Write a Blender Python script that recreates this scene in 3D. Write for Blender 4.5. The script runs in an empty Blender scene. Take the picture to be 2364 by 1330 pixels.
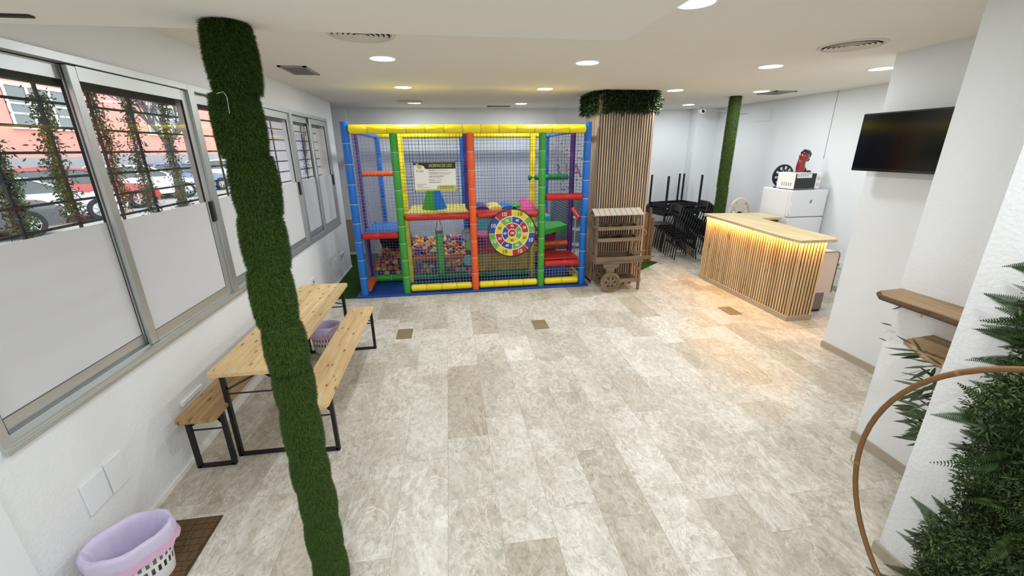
import bpy, math, random
import numpy as np
from mathutils import Vector, Matrix, Euler

# ------------------------------------------------------------------ camera
SC = bpy.context.scene
COL = SC.collection
H = 2.2
FPX, PITCH, YAW, ROLL = 956.75, 0.324359, 0.144507, 0.008763
W_PX, H_PX = 2364.0, 1330.0
_f = np.array([math.sin(YAW) * math.cos(PITCH), math.cos(YAW) * math.cos(PITCH), -math.sin(PITCH)])
_r = np.array([math.cos(YAW), -math.sin(YAW), 0.0])
_d = np.cross(_f, _r)
_rr = math.cos(ROLL) * _r + math.sin(ROLL) * _d
_dd = math.cos(ROLL) * _d - math.sin(ROLL) * _r
cam_data = bpy.data.cameras.new('camera')
cam = bpy.data.objects.new('camera', cam_data)
COL.objects.link(cam)
cam_data.sensor_width = 36.0
cam_data.lens = FPX / W_PX * 36.0
cam_data.clip_start = 0.02
cam_data.clip_end = 300
Mc = Matrix(((_rr[0], -_dd[0], -_f[0], 0), (_rr[1], -_dd[1], -_f[1], 0), (_rr[2], -_dd[2], -_f[2], H), (0, 0, 0, 1)))
cam.matrix_world = Mc
SC.camera = cam


def ray(px, py):
    a, b = (px - W_PX / 2) / FPX, (py - H_PX / 2) / FPX
    return a * _rr + b * _dd + _f


def on_x(px, py, X):
    d = ray(px, py)
    return d * (X / d[0]) + np.array([0, 0, H])


def on_y(px, py, Y):
    d = ray(px, py)
    return d * (Y / d[1]) + np.array([0, 0, H])


# ------------------------------------------------------------------ world, exposure
world = bpy.data.worlds.new('overcast_sky')
SC.world = world
world.use_nodes = True
bg = world.node_tree.nodes['Background']
bg.inputs[0].default_value = (0.90, 0.95, 1.0, 1)
bg.inputs[1].default_value = 4.0
SC.view_settings.view_transform = 'Standard'
SC.view_settings.look = 'None'
SC.view_settings.gamma = 1.0
SC.view_settings.use_curve_mapping = False
SC.view_settings.exposure = 0.06
SC.cycles.max_bounces = 8
SC.cycles.diffuse_bounces = 4
SC.cycles.glossy_bounces = 3
SC.cycles.transparent_max_bounces = 12
SC.cycles.sample_clamp_indirect = 6.0
LAMP_W = 16.5          # watts of one ceiling downlight
LED_W = 17.0           # watts of the counter strip

RNG = random.Random(7)
NP = np.random.default_rng(11)


# ------------------------------------------------------------------ helpers
def lin(c):
    return tuple((x / 12.92 if x <= 0.04045 else ((x + 0.055) / 1.055) ** 2.4) for x in c)


def rgb(r, g, b):
    return lin((r / 255, g / 255, b / 255))


def mat(name, col, rough=0.5, metal=0.0, spec=0.5, bump=None, var=None, emit=None, coat=0.0, island=0.0, stretch=(1, 1, 1), trans=0.0):
    """procedural material: base colour with noise variation, optional fine relief"""
    m = bpy.data.materials.new(name)
    m.use_nodes = True
    nt = m.node_tree
    b = nt.nodes['Principled BSDF']
    b.inputs['Base Color'].default_value = (*col, 1)
    b.inputs['Roughness'].default_value = rough
    b.inputs['Metallic'].default_value = metal
    b.inputs['Specular IOR Level'].default_value = spec
    b.inputs['Coat Weight'].default_value = coat
    b.inputs['Transmission Weight'].default_value = trans
    if emit:
        b.inputs['Emission Color'].default_value = (*emit[0], 1)
        b.inputs['Emission Strength'].default_value = emit[1]
    src = None
    if var or bump:
        tc = nt.nodes.new('ShaderNodeTexCoord')
        mp = nt.nodes.new('ShaderNodeMapping')
        mp.inputs['Scale'].default_value = stretch
        nt.links.new(tc.outputs['Object'], mp.inputs[0])
    if var:
        n = nt.nodes.new('ShaderNodeTexNoise')
        n.inputs['Scale'].default_value = var[0]
        n.inputs['Detail'].default_value = 5
        nt.links.new(mp.outputs[0], n.inputs['Vector'])
        mx = nt.nodes.new('ShaderNodeMix')
        mx.data_type = 'RGBA'
        a = var[1]
        mx.inputs[6].default_value = (*[max(0, c * (1 - a)) for c in col], 1)
        mx.inputs[7].default_value = (*[min(1, c * (1 + a)) for c in col], 1)
        nt.links.new(n.outputs['Fac'], mx.inputs[0])
        src = mx.outputs[2]
    if island:
        g = nt.nodes.new('ShaderNodeNewGeometry')
        mx = nt.nodes.new('ShaderNodeHueSaturation')
        mp2 = nt.nodes.new('ShaderNodeMapRange')
        mp2.inputs[3].default_value = 1 - island
        mp2.inputs[4].default_value = 1 + island
        nt.links.new(g.outputs['Random Per Island'], mp2.inputs[0])
        nt.links.new(mp2.outputs[0], mx.inputs['Value'])
        mx.inputs['Color'].default_value = (*col, 1)
        if src:
            nt.links.new(src, mx.inputs['Color'])
        src = mx.outputs[0]
    if src:
        nt.links.new(src, b.inputs['Base Color'])
    if bump:
        n2 = nt.nodes.new('ShaderNodeTexNoise')
        n2.inputs['Scale'].default_value = bump[0]
        n2.inputs['Detail'].default_value = 4
        nt.links.new(mp.outputs[0], n2.inputs['Vector'])
        bp = nt.nodes.new('ShaderNodeBump')
        bp.inputs['Strength'].default_value = bump[1]
        bp.inputs['Distance'].default_value = bump[2] if len(bump) > 2 else 0.01
        nt.links.new(n2.outputs['Fac'], bp.inputs['Height'])
        nt.links.new(bp.outputs[0], b.inputs['Normal'])
    return m


def frame_of(d):
    d = Vector(d).normalized()
    a = Vector((0, 0, 1)) if abs(d.z) < 0.95 else Vector((1, 0, 0))
    u = d.cross(a).normalized()
    return u, d.cross(u).normalized()


class MB:
    """collects shapes; build() links them as one mesh object"""

    def __init__(self):
        self.v, self.f, self.m = [], [], []

    def add(self, vs, fs, mi=0):
        o = len(self.v)
        self.v += [tuple(p) for p in vs]
        self.f += [tuple(i + o for i in q) for q in fs]
        self.m += [mi] * len(fs)
        return self

    def bx(self, x0, x1, y0, y1, z0, z1, mi=0, T=None):
        vs = [Vector((x, y, z)) for z in (z0, z1) for y in (y0, y1) for x in (x0, x1)]
        if T is not None:
            vs = [T @ p for p in vs]
        return self.add(vs, [(0, 2, 3, 1), (4, 5, 7, 6), (0, 1, 5, 4), (2, 6, 7, 3), (0, 4, 6, 2), (1, 3, 7, 5)], mi)

    def bevbox(self, x0, x1, y0, y1, z0, z1, b=0.01, mi=0, T=None):
        """box with chamfered edges"""
        vs = []
        idx = {}
        for sz in (0, 1):
            for sy in (0, 1):
                for sx in (0, 1):
                    X, Y, Z = (x0, x1)[sx], (y0, y1)[sy], (z0, z1)[sz]
                    ix, iy, iz = (b, -b)[sx], (b, -b)[sy], (b, -b)[sz]
                    for k, p in enumerate(((X, Y + iy, Z + iz), (X + ix, Y, Z + iz), (X + ix, Y + iy, Z))):
                        idx[(sx, sy, sz, k)] = len(vs)
                        vs.append(Vector(p))
        g = lambda sx, sy, sz, k: idx[(sx, sy, sz, k)]
        fs = []
        for s in (0, 1):
            fs.append([g(s, a, c, 0) for a, c in ((0, 0), (1, 0), (1, 1), (0, 1))])
            fs.append([g(a, s, c, 1) for a, c in ((0, 0), (1, 0), (1, 1), (0, 1))])
            fs.append([g(a, c, s, 2) for a, c in ((0, 0), (1, 0), (1, 1), (0, 1))])
        for a in (0, 1):
            for c in (0, 1):
                fs.append([g(0, a, c, 1), g(1, a, c, 1), g(1, a, c, 2), g(0, a, c, 2)])
                fs.append([g(a, 0, c, 0), g(a, 1, c, 0), g(a, 1, c, 2), g(a, 0, c, 2)])
                fs.append([g(a, c, 0, 0), g(a, c, 1, 0), g(a, c, 1, 1), g(a, c, 0, 1)])
                for e in (0, 1):
                    fs.append([g(a, c, e, 0), g(a, c, e, 1), g(a, c, e, 2)])
        if T is not None:
            vs = [T @ p for p in vs]
        return self.add(vs, fs, mi)

    def tube(self, pts, r, n=8, closed=False, cap=True, mi=0):
        pts = [Vector(p) for p in pts]
        k = len(pts)
        rs = r if isinstance(r, (list, tuple)) else [r] * k
        vs = []
        pu = None
        for i, p in enumerate(pts):
            if closed:
                d = pts[(i + 1) % k] - pts[i - 1]
            else:
                d = pts[min(i + 1, k - 1)] - pts[max(i - 1, 0)]
            d = d.normalized() if d.length > 1e-9 else Vector((0, 0, 1))
            if pu is None:
                u, w = frame_of(d)
            else:
                u = (pu - d * pu.dot(d))
                u = u.normalized() if u.length > 1e-6 else frame_of(d)[0]
                w = d.cross(u)
            pu = u
            for j in range(n):
                a = 2 * math.pi * j / n
                vs.append(p + (u * math.cos(a) + w * math.sin(a)) * rs[i])
        fs = []
        for i in range(k if closed else k - 1):
            for j in range(n):
                a, b2 = i * n + j, i * n + (j + 1) % n
                i2 = (i + 1) % k
                fs.append((a, b2, i2 * n + (j + 1) % n, i2 * n + j))
        if cap and not closed:
            fs.append(tuple(range(n))[::-1])
            fs.append(tuple((k - 1) * n + j for j in range(n)))
        return self.add(vs, fs, mi)

    def bar(self, a, b, w, h=None, mi=0):
        """rectangular bar between two points"""
        h = h or w
        a, b = Vector(a), Vector(b)
        u, v = frame_of(b - a)
        if abs((b - a).normalized().z) > 0.95:
            u, v = Vector((1, 0, 0)), Vector((0, 1, 0))
        vs = [p + u * (su * w / 2) + v * (sv * h / 2) for p in (a, b) for su, sv in ((-1, -1), (1, -1), (1, 1), (-1, 1))]
        return self.add(vs, [(0, 1, 2, 3), (7, 6, 5, 4), (0, 4, 5, 1), (1, 5, 6, 2), (2, 6, 7, 3), (3, 7, 4, 0)], mi)

    def lathe(self, prof, n=24, T=None, mi=0, cap=False):
        vs = []
        for r, z in prof:
            for j in range(n):
                a = 2 * math.pi * j / n
                vs.append(Vector((r * math.cos(a), r * math.sin(a), z)))
        if T is not None:
            vs = [T @ p for p in vs]
        fs = []
        for i in range(len(prof) - 1):
            for j in range(n):
                fs.append((i * n + j, i * n + (j + 1) % n, (i + 1) * n + (j + 1) % n, (i + 1) * n + j))
        if cap:
            fs.append(tuple(range(n))[::-1])
            fs.append(tuple((len(prof) - 1) * n + j for j in range(n)))
        return self.add(vs, fs, mi)

    def prism(self, poly, z0, z1, T=None, mi=0):
        """extrude a polygon of the xy plane from z0 to z1"""
        n = len(poly)
        vs = [Vector((x, y, z0)) for x, y in poly] + [Vector((x, y, z1)) for x, y in poly]
        if T is not None:
            vs = [T @ p for p in vs]
        fs = [tuple(range(n))[::-1], tuple(range(n, 2 * n))]
        fs += [(i, (i + 1) % n, n + (i + 1) % n, n + i) for i in range(n)]
        return self.add(vs, fs, mi)

    def build(self, name, m, parent=None, smooth=False, local=False, mats=None, keep=False):
        """top-level: origin goes to the base; child: vertices are world unless local"""
        a = np.array(self.v, dtype=float)
        if parent is None:
            if keep:
                off = np.zeros(3)
            else:
                off = np.array([(a[:, 0].min() + a[:, 0].max()) / 2, (a[:, 1].min() + a[:, 1].max()) / 2, a[:, 2].min()])
        elif local:
            off = np.zeros(3)
        else:
            off = np.array(ORG[parent.name])
        a = a - off
        me = bpy.data.meshes.new(name)
        me.from_pydata(a.tolist(), [], self.f)
        for q in (mats or [m]):
            me.materials.append(q)
        if mats:
            me.polygons.foreach_set('material_index', self.m)
        if smooth:
            me.shade_smooth() if smooth is True else None
            if smooth == 'auto':
                auto_smooth(me)
        me.update()
        o = bpy.data.objects.new(name, me)
        COL.objects.link(o)
        if parent is None:
            o.location = off
            ORG[o.name] = tuple(off)
        else:
            o.parent = parent
            ORG[o.name] = ORG[parent.name] if not local else (0, 0, 0)
        return o


ORG = {}


def auto_smooth(me, ang=40):
    me.shade_smooth()
    try:
        me.set_sharp_from_angle(angle=math.radians(ang))
    except Exception:
        pass


def tag(o, label, cat, group=None):
    o['label'] = label
    o['category'] = cat
    if group:
        o['group'] = group
    return o


def thing(name, label, cat, loc=(0, 0, 0), rz=0.0, group=None):
    o = bpy.data.objects.new(name, None)
    o.empty_display_size = 0.1
    COL.objects.link(o)
    o.location = loc
    o.rotation_euler = (0, 0, rz)
    ORG[o.name] = tuple(loc)
    return tag(o, label, cat, group)


def struct(o):
    o['kind'] = 'structure'
    return o


def stuff(o):
    o['kind'] = 'stuff'
    return o


def dup(root, loc, rz=None, label=None, group=None):
    def cp(o, par):
        c = o.copy()
        COL.objects.link(c)
        c.parent = par
        for ch in o.children:
            cp(ch, c)
        return c
    r = cp(root, None)
    r.location = loc
    if rz is not None:
        r.rotation_euler = (0, 0, rz)
    if label:
        r['label'] = label
    if group:
        r['group'] = group
    return r


def share(name, me, parent, loc=(0, 0, 0), rot=(0, 0, 0), scale=(1, 1, 1)):
    o = bpy.data.objects.new(name, me)
    COL.objects.link(o)
    o.parent = parent
    o.location = loc
    o.rotation_euler = rot
    o.scale = scale
    return o


def np_mesh(name, V, F, m, parent=None, org=(0, 0, 0)):
    """mesh object from arrays: V (n,3), F (k,3 or 4)"""
    me = bpy.data.meshes.new(name)
    V = np.asarray(V, dtype=np.float32) - np.array(org, dtype=np.float32)
    F = np.asarray(F, dtype=np.int32)
    k, s = F.shape
    me.vertices.add(len(V))
    me.vertices.foreach_set('co', V.ravel())
    me.loops.add(k * s)
    me.loops.foreach_set('vertex_index', F.ravel())
    me.polygons.add(k)
    me.polygons.foreach_set('loop_start', np.arange(0, k * s, s, dtype=np.int32))
    me.polygons.foreach_set('loop_total', np.full(k, s, dtype=np.int32))
    me.materials.append(m)
    me.update(calc_edges=True)
    me.validate()
    o = bpy.data.objects.new(name, me)
    COL.objects.link(o)
    if parent:
        o.parent = parent
    else:
        o.location = org
    return o


def leaf_cloud(P, D, N, L, Wd, droop=0.15):
    """folded diamond leaves: base P, direction D, normal N, length L, width Wd"""
    P, D, N = (np.asarray(q, float) for q in (P, D, N))
    D = D / np.linalg.norm(D, axis=1, keepdims=True)
    S = np.cross(D, N)
    S /= np.linalg.norm(S, axis=1, keepdims=True) + 1e-9
    N = np.cross(S, D)
    L = np.asarray(L, float).reshape(-1, 1) * np.ones((len(P), 1))
    Wd = np.asarray(Wd, float).reshape(-1, 1) * np.ones((len(P), 1))
    mid = P + D * L * 0.45 + N * L * droop * 0.5
    tip = P + D * L
    a, b = mid + S * Wd / 2 + N * Wd * 0.2, mid - S * Wd / 2 + N * Wd * 0.2
    V = np.stack([P, a, tip, b], 1).reshape(-1, 3)
    k = len(P)
    i = np.arange(k)[:, None] * 4
    F = np.concatenate([i + np.array([[0, 1, 2]]), i + np.array([[0, 2, 3]])], 0)
    # keep leaf halves linked (shared verts) so each leaf is one island
    return V, F


def text_mesh(s, size, m, align='CENTER', bold=0.0, extrude=0.001):
    cu = bpy.data.curves.new('lettering', 'FONT')
    cu.body = s
    cu.size = size
    cu.align_x = align
    cu.align_y = 'CENTER'
    cu.extrude = extrude
    cu.offset = bold
    cu.resolution_u = 3
    o = bpy.data.objects.new('lettering_tmp', cu)
    COL.objects.link(o)
    dg = bpy.context.evaluated_depsgraph_get()
    me = bpy.data.meshes.new_from_object(o.evaluated_get(dg))
    bpy.data.objects.remove(o)
    bpy.data.curves.remove(cu)
    me.materials.clear()
    me.materials.append(m)
    return me


RX90 = (math.pi / 2, 0, 0)


def T_to(loc, rot=(0, 0, 0)):
    return Matrix.Translation(loc) @ Euler(rot).to_matrix().to_4x4()


# ------------------------------------------------------------------ materials
def plaster(name, col, sc=55, st=0.5):
    return mat(name, col, rough=0.85, spec=0.2, var=(1.3, 0.03), bump=(sc, st, 0.006))


M = {}
M['wall'] = plaster('white_textured_plaster', rgb(235, 238, 240), 52, 0.6)
M['wall_smooth'] = plaster('white_smooth_plaster', rgb(233, 237, 240), 90, 0.12)
M['ceil'] = mat('warm_white_ceiling_paint', rgb(233, 229, 220), 0.9, spec=0.1, var=(0.8, 0.02))
M['white'] = mat('white_lacquer', rgb(240, 240, 238), 0.4)
M['alu'] = mat('brushed_aluminium', rgb(196, 200, 200), 0.38, metal=0.75, var=(6, 0.06), stretch=(1, 0.1, 1))
M['alu_dark'] = mat('dark_window_gasket', rgb(28, 28, 30), 0.6)
M['black'] = mat('black_powder_coat', rgb(17, 18, 20), 0.45)
M['black_plastic'] = mat('black_plastic', rgb(24, 25, 27), 0.4)
M['iron'] = mat('dark_iron', rgb(40, 42, 44), 0.6)


def marble():
    m = bpy.data.materials.new('veined_beige_marble')
    m.use_nodes = True
    nt = m.node_tree
    N, Lk = nt.nodes, nt.links
    b = N['Principled BSDF']
    tc = N.new('ShaderNodeTexCoord')
    oi = N.new('ShaderNodeObjectInfo')
    mul = N.new('ShaderNodeVectorMath'); mul.operation = 'MULTIPLY_ADD'
    comb = N.new('ShaderNodeCombineXYZ')
    m1 = N.new('ShaderNodeMath'); m1.operation = 'MULTIPLY'; m1.inputs[1].default_value = 91.7
    m2 = N.new('ShaderNodeMath'); m2.operation = 'MULTIPLY'; m2.inputs[1].default_value = 47.3
    Lk.new(oi.outputs['Random'], m1.inputs[0]); Lk.new(oi.outputs['Random'], m2.inputs[0])
    Lk.new(m1.outputs[0], comb.inputs[0]); Lk.new(m2.outputs[0], comb.inputs[1])
    Lk.new(tc.outputs['Object'], mul.inputs[0])
    mul.inputs[1].default_value = (1.0, 0.62, 1.0)
    Lk.new(comb.outputs[0], mul.inputs[2])

    def noise(scale, detail, dist, rough=0.6):
        n = N.new('ShaderNodeTexNoise')
        n.inputs['Scale'].default_value = scale
        n.inputs['Detail'].default_value = detail
        n.inputs['Roughness'].default_value = rough
        n.inputs['Distortion'].default_value = dist
        Lk.new(mul.outputs[0], n.inputs['Vector'])
        return n

    def ramp(src, stops):
        r = N.new('ShaderNodeValToRGB')
        e = r.color_ramp.elements
        e[0].position, e[0].color = stops[0][0], (*stops[0][1], 1)
        e[1].position, e[1].color = stops[-1][0], (*stops[-1][1], 1)
        for p, c in stops[1:-1]:
            q = e.new(p); q.color = (*c, 1)
        Lk.new(src, r.inputs[0])
        return r

    def mix(fac, a, bb, mode='MIX'):
        x = N.new('ShaderNodeMix'); x.data_type = 'RGBA'; x.blend_type = mode
        for s, k in ((fac, 0), (a, 6), (bb, 7)):
            if isinstance(s, (int, float)):
                x.inputs[k].default_value = s
            elif isinstance(s, tuple):
                x.inputs[k].default_value = (*s, 1)
            else:
                Lk.new(s, x.inputs[k])
        return x.outputs[2]

    cloud = ramp(noise(2.3, 8, 0.9, 0.66).outputs['Fac'],
                 [(0.27, rgb(156, 146, 128)), (0.42, rgb(186, 178, 163)), (0.56, rgb(211, 207, 196)), (0.72, rgb(231, 230, 224))])
    fine = ramp(noise(24, 8, 0.8, 0.78).outputs['Fac'], [(0.35, rgb(146, 137, 120)), (0.5, rgb(205, 200, 189)), (0.64, rgb(234, 232, 226))])
    c = mix(0.5, cloud.outputs[0], fine.outputs[0])
    # light veins: ridge of a distorted noise
    v = noise(3.0, 8, 0.7, 0.66)
    sub = N.new('ShaderNodeMath'); sub.operation = 'SUBTRACT'; sub.inputs[1].default_value = 0.5
    ab = N.new('ShaderNodeMath'); ab.operation = 'ABSOLUTE'
    Lk.new(v.outputs['Fac'], sub.inputs[0]); Lk.new(sub.outputs[0], ab.inputs[0])
    vr = ramp(ab.outputs[0], [(0.0, (0.7, 0.7, 0.7)), (0.006, (0.35, 0.35, 0.35)), (0.022, (0, 0, 0))])
    c = mix(vr.outputs[0], c, rgb(238, 235, 228))
    # darker hairlines
    v2 = noise(4.0, 5, 1.6, 0.6)
    s2 = N.new('ShaderNodeMath'); s2.operation = 'SUBTRACT'; s2.inputs[1].default_value = 0.45
    a2 = N.new('ShaderNodeMath'); a2.operation = 'ABSOLUTE'
    Lk.new(v2.outputs['Fac'], s2.inputs[0]); Lk.new(s2.outputs[0], a2.inputs[0])
    vr2 = ramp(a2.outputs[0], [(0.0, (0.5, 0.5, 0.5)), (0.012, (0, 0, 0))])
    c = mix(vr2.outputs[0], c, rgb(158, 143, 125))
    # whole-tile tone
    tone = ramp(oi.outputs['Random'], [(0.0, (0.82, 0.775, 0.71)), (0.10, (0.91, 0.89, 0.855)), (0.35, (0.98, 0.975, 0.965)), (0.75, (1.05, 1.05, 1.05)), (1.0, (1.13, 1.14, 1.15))])
    c = mix(1.0, c, tone.outputs[0], 'MULTIPLY')
    c = mix(1.0, c, (0.95, 0.945, 0.93), 'MULTIPLY')
    Lk.new(c, b.inputs['Base Color'])
    b.inputs['Roughness'].default_value = 0.33
    b.inputs['Specular IOR Level'].default_value = 0.38
    return m


M['marble'] = marble()
M['grout'] = mat('pale_grout', rgb(224, 219, 209), 0.8)
M['skirting'] = mat('beige_stone_skirting', rgb(178, 166, 147), 0.5, var=(6, 0.12), stretch=(1, 1, 1))


def wood(name, base, dark, along='Y', knots=0.5, rough=0.55, scale=1.0):
    m = bpy.data.materials.new(name)
    m.use_nodes = True
    nt = m.node_tree
    N, Lk = nt.nodes, nt.links
    b = N['Principled BSDF']
    tc = N.new('ShaderNodeTexCoord')
    oi = N.new('ShaderNodeObjectInfo')
    ml = N.new('ShaderNodeMath'); ml.operation = 'MULTIPLY'; ml.inputs[1].default_value = 37.0
    Lk.new(oi.outputs['Random'], ml.inputs[0])
    ad = N.new('ShaderNodeVectorMath'); ad.operation = 'ADD'
    Lk.new(tc.outputs['Object'], ad.inputs[0]); Lk.new(ml.outputs[0], ad.inputs[1])
    mp = N.new('ShaderNodeMapping')
    s = {'X': (1.2, 16, 16), 'Y': (16, 1.2, 16), 'Z': (16, 16, 1.2)}[along]
    mp.inputs['Scale'].default_value = tuple(q * scale for q in s)
    Lk.new(ad.outputs[0], mp.inputs[0])
    n = N.new('ShaderNodeTexNoise'); n.inputs['Scale'].default_value = 2.0; n.inputs['Detail'].default_value = 6; n.inputs['Distortion'].default_value = 0.6
    Lk.new(mp.outputs[0], n.inputs['Vector'])
    r = N.new('ShaderNodeValToRGB')
    r.color_ramp.elements[0].position = 0.32; r.color_ramp.elements[0].color = (*dark, 1)
    r.color_ramp.elements[1].position = 0.62; r.color_ramp.elements[1].color = (*base, 1)
    Lk.new(n.outputs['Fac'], r.inputs[0])
    mp2 = N.new('ShaderNodeMapping')
    s2 = {'X': (3.5, 9, 9), 'Y': (15, 5.5, 0.05), 'Z': (9, 9, 3.5)}[along]
    mp2.inputs['Scale'].default_value = tuple(q * scale for q in s2)
    Lk.new(ad.outputs[0], mp2.inputs[0])
    vo = N.new('ShaderNodeTexVoronoi'); vo.inputs['Scale'].default_value = 1.0
    Lk.new(mp2.outputs[0], vo.inputs['Vector'])
    kr = N.new('ShaderNodeValToRGB')
    kr.color_ramp.elements[0].position = 0.09; kr.color_ramp.elements[0].color = (knots, knots, knots, 1)
    kr.color_ramp.elements[1].position = 0.20; kr.color_ramp.elements[1].color = (0, 0, 0, 1)
    Lk.new(vo.outputs['Distance'], kr.inputs[0])
    mx = N.new('ShaderNodeMix'); mx.data_type = 'RGBA'
    Lk.new(kr.outputs[0], mx.inputs[0]); Lk.new(r.outputs[0], mx.inputs[6])
    mx.inputs[7].default_value = (*[c * 0.28 for c in dark], 1)
    hs = N.new('ShaderNodeHueSaturation')
    mr = N.new('ShaderNodeMapRange'); mr.inputs[3].default_value = 0.84; mr.inputs[4].default_value = 1.14
    Lk.new(oi.outputs['Random'], mr.inputs[0]); Lk.new(mr.outputs[0], hs.inputs['Value'])
    Lk.new(mx.outputs[2], hs.inputs['Color'])
    Lk.new(hs.outputs[0], b.inputs['Base Color'])
    b.inputs['Roughness'].default_value = rough
    return m


M['pine_y'] = wood('varnished_pine_lengthwise', rgb(226, 198, 150), rgb(206, 172, 118), 'Y', 0.85)
M['pine_old'] = wood('worn_pine_lengthwise', rgb(200, 162, 108), rgb(163, 122, 76), 'Y', 0.8)
M['pine_z'] = wood('pale_pine_upright', rgb(226, 200, 158), rgb(204, 172, 126), 'Z', 0.55)
M['oak_z'] = wood('oak_veneer_upright', rgb(202, 176, 148), rgb(174, 148, 120), 'Z', 0.0)
M['oak_x'] = wood('pale_oak_worktop', rgb(222, 204, 160), rgb(200, 178, 132), 'Y', 0.0, scale=0.6)
M['plank'] = wood('raw_edge_oak_shelf', rgb(176, 148, 112), rgb(148, 120, 86), 'Y', 0.1, scale=0.8)
M['bark'] = mat('dark_bark_edge', rgb(92, 68, 48), 0.8, var=(20, 0.4))
M['cartwood'] = wood('weathered_grey_brown_wood', rgb(132, 114, 92), rgb(100, 84, 64), 'X', 0.15)
M['cartroof'] = mat('whitewashed_wood', rgb(170, 162, 146), 0.75, var=(14, 0.15))
M['cartbox'] = mat('dark_box_lining', rgb(70, 56, 42), 0.9, var=(12, 0.2))
M['rustic'] = wood('rustic_fence_wood', rgb(132, 102, 66), rgb(98, 72, 44), 'Z', 0.3)
M['grass'] = mat('artificial_grass_fibre', rgb(62, 86, 32), 0.6, spec=0.25, island=0.45)
M['grass_core'] = mat('grass_backing', rgb(36, 54, 20), 0.95, var=(30, 0.3))
M['turf'] = mat('green_turf_carpet', rgb(60, 98, 38), 0.95, spec=0.1, var=(160, 0.4), bump=(240, 1.0, 0.02))
M['leaf'] = mat('dark_green_leaf', rgb(44, 68, 32), 0.5, island=0.45)
M['leaf_mid'] = mat('mid_green_leaf', rgb(60, 80, 34), 0.55, island=0.55)
M['leaf_olive'] = mat('olive_leaf', rgb(136, 144, 110), 0.6, island=0.4)
M['bamboo_leaf'] = mat('bamboo_leaf_green', rgb(48, 68, 32), 0.45, island=0.3)
M['stem'] = mat('brown_stem', rgb(96, 84, 52), 0.7)
M['cane'] = mat('brown_cane', rgb(122, 86, 46), 0.45, var=(9, 0.15))
M['lamp_ring'] = mat('white_lamp_ring', rgb(240, 240, 240), 0.4)
M['lamp'] = mat('lit_diffuser', (1, 1, 1), 0.5, emit=((1.0, 0.99, 0.97), 9.0))
M['led'] = mat('warm_led_strip', (1, 0.8, 0.5), 0.5, emit=((1.0, 0.55, 0.15), 6.0))
M['grille_paint'] = mat('grey_vent_paint', rgb(150, 148, 142), 0.6)
M['vent_white'] = mat('offwhite_vent_paint', rgb(214, 208, 196), 0.5)
M['vent_dark'] = mat('vent_dark_cavity', rgb(52, 50, 47), 0.9)
def vinyl(name, r, g, b):
    return mat(name, rgb(r, g, b), 0.36, spec=0.45, var=(9, 0.06), bump=(26, 0.12, 0.01))
M['v_blue'] = vinyl('blue_vinyl', 22, 110, 205)
M['v_green'] = vinyl('green_vinyl', 62, 160, 58)
M['v_dgreen'] = vinyl('deep_green_vinyl', 22, 122, 74)
M['v_orange'] = vinyl('orange_vinyl', 236, 98, 42)
M['v_red'] = vinyl('red_vinyl', 186, 38, 32)
M['v_yellow'] = vinyl('yellow_vinyl', 244, 222, 34)
M['v_paleyellow'] = vinyl('pale_yellow_vinyl', 236, 224, 110)
M['v_purple'] = vinyl('purple_vinyl', 74, 42, 118)
M['v_pink'] = vinyl('pink_vinyl', 204, 84, 140)
M['v_turq'] = vinyl('turquoise_vinyl', 60, 178, 184)
M['v_mat'] = mat('blue_mat_vinyl', rgb(18, 74, 158), 0.42, var=(5, 0.08), bump=(40, 0.15, 0.01))
M['v_black'] = mat('black_slide_vinyl', rgb(26, 24, 28), 0.5)
M['v_olive'] = vinyl('ochre_vinyl_panel', 186, 160, 44)
M['net_dark'] = mat('dark_net_cord', rgb(28, 34, 62), 0.8)
M['net_light'] = mat('pale_net_cord', rgb(142, 152, 182), 0.8)
M['net_blue'] = mat('grey_blue_net_cord', rgb(92, 144, 206), 0.8)
M['seam'] = mat('pale_seam_tie', rgb(196, 206, 190), 0.6)
M['seam_dark'] = mat('ochre_seam_tie', rgb(176, 148, 24), 0.6)
M['ball_o'] = mat('orange_ball_plastic', rgb(226, 110, 46), 0.45)
M['ball_y'] = mat('yellow_ball_plastic', rgb(222, 200, 74), 0.45)
M['ball_p'] = mat('purple_ball_plastic', rgb(86, 52, 140), 0.45)


def glass_mat():
    m = bpy.data.materials.new('clear_window_glass')
    m.use_nodes = True
    nt = m.node_tree
    nt.nodes.remove(nt.nodes['Principled BSDF'])
    t = nt.nodes.new('ShaderNodeBsdfTransparent')
    t.inputs[0].default_value = (0.93, 0.96, 0.95, 1)
    g = nt.nodes.new('ShaderNodeBsdfGlossy')
    g.inputs['Roughness'].default_value = 0.0
    lw = nt.nodes.new('ShaderNodeLayerWeight')
    lw.inputs[0].default_value = 0.5
    pw = nt.nodes.new('ShaderNodeMath'); pw.operation = 'POWER'; pw.inputs[1].default_value = 5.0
    ma = nt.nodes.new('ShaderNodeMath'); ma.operation = 'MULTIPLY_ADD'; ma.inputs[1].default_value = 0.6; ma.inputs[2].default_value = 0.03
    nt.links.new(lw.outputs['Facing'], pw.inputs[0])
    nt.links.new(pw.outputs[0], ma.inputs[0])
    mx = nt.nodes.new('ShaderNodeMixShader')
    nt.links.new(ma.outputs[0], mx.inputs[0])
    nt.links.new(t.outputs[0], mx.inputs[1])
    nt.links.new(g.outputs[0], mx.inputs[2])
    nt.links.new(mx.outputs[0], nt.nodes['Material Output'].inputs[0])
    return m


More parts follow.
